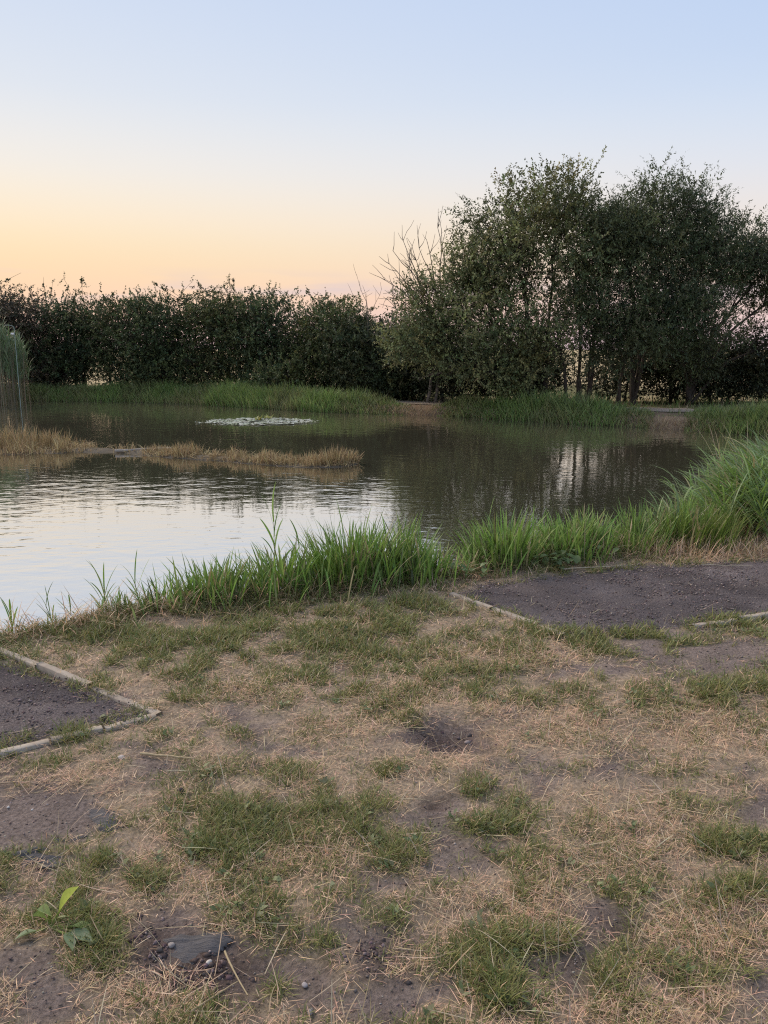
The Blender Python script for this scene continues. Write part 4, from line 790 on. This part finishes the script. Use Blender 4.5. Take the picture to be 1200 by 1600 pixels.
dock_leaf((126, 1376), (92, 1426), .050, bright); dock_leaf((50, 1410), (80, 1430), .040, (.42, .49, .20), dy=-.03); dock_leaf((46, 1428), (75, 1437), .034, (.28, .38, .10), dy=-.04)
dock_leaf((22, 1472), (58, 1459), .036, gry, False); dock_leaf((150, 1484), (112, 1462), .034, gry, False); dock_leaf((114, 1494), (106, 1464), .032, gry, False); dock_leaf((148, 1460), (114, 1456), .032, mid_, False); dock_leaf((110, 1440), (86, 1442), .012, (.34, .38, .18), False)
# ------------------------------------------------------------------ membrane scraps, stones, stalks
def membrane(label, pts, ridges, seed, rise=.012, amp=.008):
    poly = np.array([P(a, b) for a, b in pts]); x0, y0 = poly.min(0) - .02; x1, y1 = poly.max(0) + .02; A, B = np.meshgrid(np.linspace(x0, x1, 44), np.linspace(y0, y1, 44)); a, b_ = A.ravel(), B.ravel()
    ins = in_poly(a + (fbm(a, b_, 14, 2, seed) - .5) * .05, b_ + (fbm(a, b_, 14, 2, seed + 1) - .5) * .05, poly); jx = np.arange(a.size).reshape(A.shape); cl = np.stack([jx[:-1, :-1], jx[:-1, 1:], jx[1:, 1:], jx[1:, :-1]], -1).reshape(-1, 4); cl = cl[ins[cl].all(1)]
    d = poly_dist(a, b_, poly); ph = (b_ - y0) / (y1 - y0) * ridges * 6.28 + fbm(a, b_, 6, 3, seed + 3) * 7; z = H(a, b_) * .6 + rise - .002 + amp * 2.4 * (fbm(a * 5, (b_ + .25 * (fbm(a, b_, 5, 2, seed + 9) - .5)) * ridges * 9, 1.0, 3, seed + 3) - .5) + (fbm(a, b_, 9, 3, seed + 5) - .5) * .016 - .012 * (1 - sst(0, .05, d))
    u, inv = np.unique(cl, return_inverse=True); o = mesh_np('weed_membrane', np.stack([a, b_, z], -1)[u], inv.reshape(-1, 4), smooth=True, mat=M_MEMB); o.modifiers.new('s', 'SOLIDIFY').thickness = .002
    return tag(o, label, 'membrane', 'scraps of grey membrane showing through the soil')
membrane('grey folded membrane scrap exposed below the left gravel pad', [(128, 1262), (172, 1252), (203, 1285), (160, 1304), (138, 1290)], 3.5, 1, .012, .011)
membrane('dark ridged membrane scrap at the left edge of the soil', [(14, 1332), (60, 1324), (104, 1330), (100, 1350), (40, 1352)], 3, 2, .014, .011)
membrane('faint half-buried membrane scrap in the left soil patch', [(40, 1312), (90, 1304), (130, 1306), (100, 1318)], 1.2, 3, .008, .006)
membrane('wide grey membrane scrap at the top of the dark soil scrape', [(232, 1462), (285, 1448), (345, 1452), (372, 1470), (340, 1498), (280, 1506), (255, 1488)], 4.2, 4, .012, .011)
def stone(label, px, py, s, c, seed, flat=.6, name='stone'):
    import bmesh
    r = np.random.default_rng(seed); bm = bmesh.new(); bmesh.ops.create_icosphere(bm, subdivisions=2, radius=.5)
    dirs = norm(r.normal(size=(5, 3)))
    for v in bm.verts:
        n_ = np.array(v.co) / .5; k = 1 - .28 * max(0, float(np.max(dirs @ n_)) - .72) / .28 + .07 * math.sin(7 * n_[0] + seed) * math.cos(6 * n_[1]); v.co = v.co * k
    me = bpy.data.meshes.new(name); bm.to_mesh(me); bm.free(); a = me.color_attributes.new('Col', 'FLOAT_COLOR', 'POINT')
    for d in a.data: d.color = (*c, 1)
    for p in me.polygons: p.use_smooth = True
    me.materials.append(M_STONE); o = bpy.data.objects.new(name, me); COL.objects.link(o); b = P(px, py); o.location = (b[0], b[1], gz(*b) + s * flat * .28); o.scale = (s, s * .8, s * flat); o.rotation_euler = (0, 0, r.random() * 6); tag(o, label, 'stone', 'single stones on the bank')
stone('rounded grey pebble lying on the wide grey membrane scrap', 268, 1476, .021, (.30, .27, .25), 1); stone('pale white stone just below the wide membrane scrap', 327, 1505, .018, (.55, .50, .44), 2)
stone('dark stone among straw above the dark green grass patch', 283, 1243, .030, (.07, .06, .055), 3, .9); stone('pale grey stone between the brown grass tuft and bottom scrape', 476, 1535, .018, (.34, .31, .30), 4)
stone('small white stone on the soil at the left edge', 13, 1262, .014, (.55, .52, .47), 5); stone('second small white stone on the left soil patch', 50, 1264, .010, (.52, .49, .45), 6)
stone('light stone inside the burrow scrape', 731, 1146, .028, (.30, .25, .23), 7); stone('round dark stone at the left end of the ridged membrane', 14, 1336, .022, (.26, .24, .22), 8); stone('grey stone at bottom right of the dark scrape', 485, 1585, .020, (.28, .26, .26), 9)
stone('pale flat stone just below the left timber corner', 190, 1189, .035, (.42, .38, .35), 10, .4)
def stalk(label, a, b, r0, c, lift=.012):
    p0 = P(*a); p1 = P(*b); A = np.array([*p0, gz(*p0) + lift]); B = np.array([*p1, gz(*p1) + lift + .006]); V, Q, T, cc = None, None, None, None
    v, q_ = tubes([limb(A, B, r0, r0 * .5, np.random.default_rng(int(a[0])), 8, .04)], 6); tag(mesh_np('dry_stalk', v, q_, col=np.tile(c, (len(v), 1)), smooth=True, mat=M_STRAW), label, 'stalk', 'dry stalks lying on the bank')
stalk('thick pale straw stalk lying in front of the left timber corner', (220, 1187), (304, 1197), .0055, (.50, .40, .24)); stalk('bent dry stalk beside the brown tuft at the bottom', (352, 1500), (388, 1575), .003, (.46, .37, .22), .03)
stalk('dry stalk across the dark scrape at the bottom', (300, 1592), (372, 1545), .003, (.44, .35, .21), .02); stalk('pale reed stem lying along the back edge of the gravel pad', (880, 893), (985, 889), .005, (.48, .42, .30), .02); stalk('pale reed stem on the gravel pad at the right', (1095, 886), (1175, 890), .004, (.46, .40, .30), .02)
stalk('thin dark-tipped stalk lying at the edge of the left soil', (0, 1232), (38, 1231), .003, (.40, .30, .20))
print('tris', sum(len(o.data.loops) - 2 * len(o.data.polygons) for o in bpy.data.objects if o.type == 'MESH'))
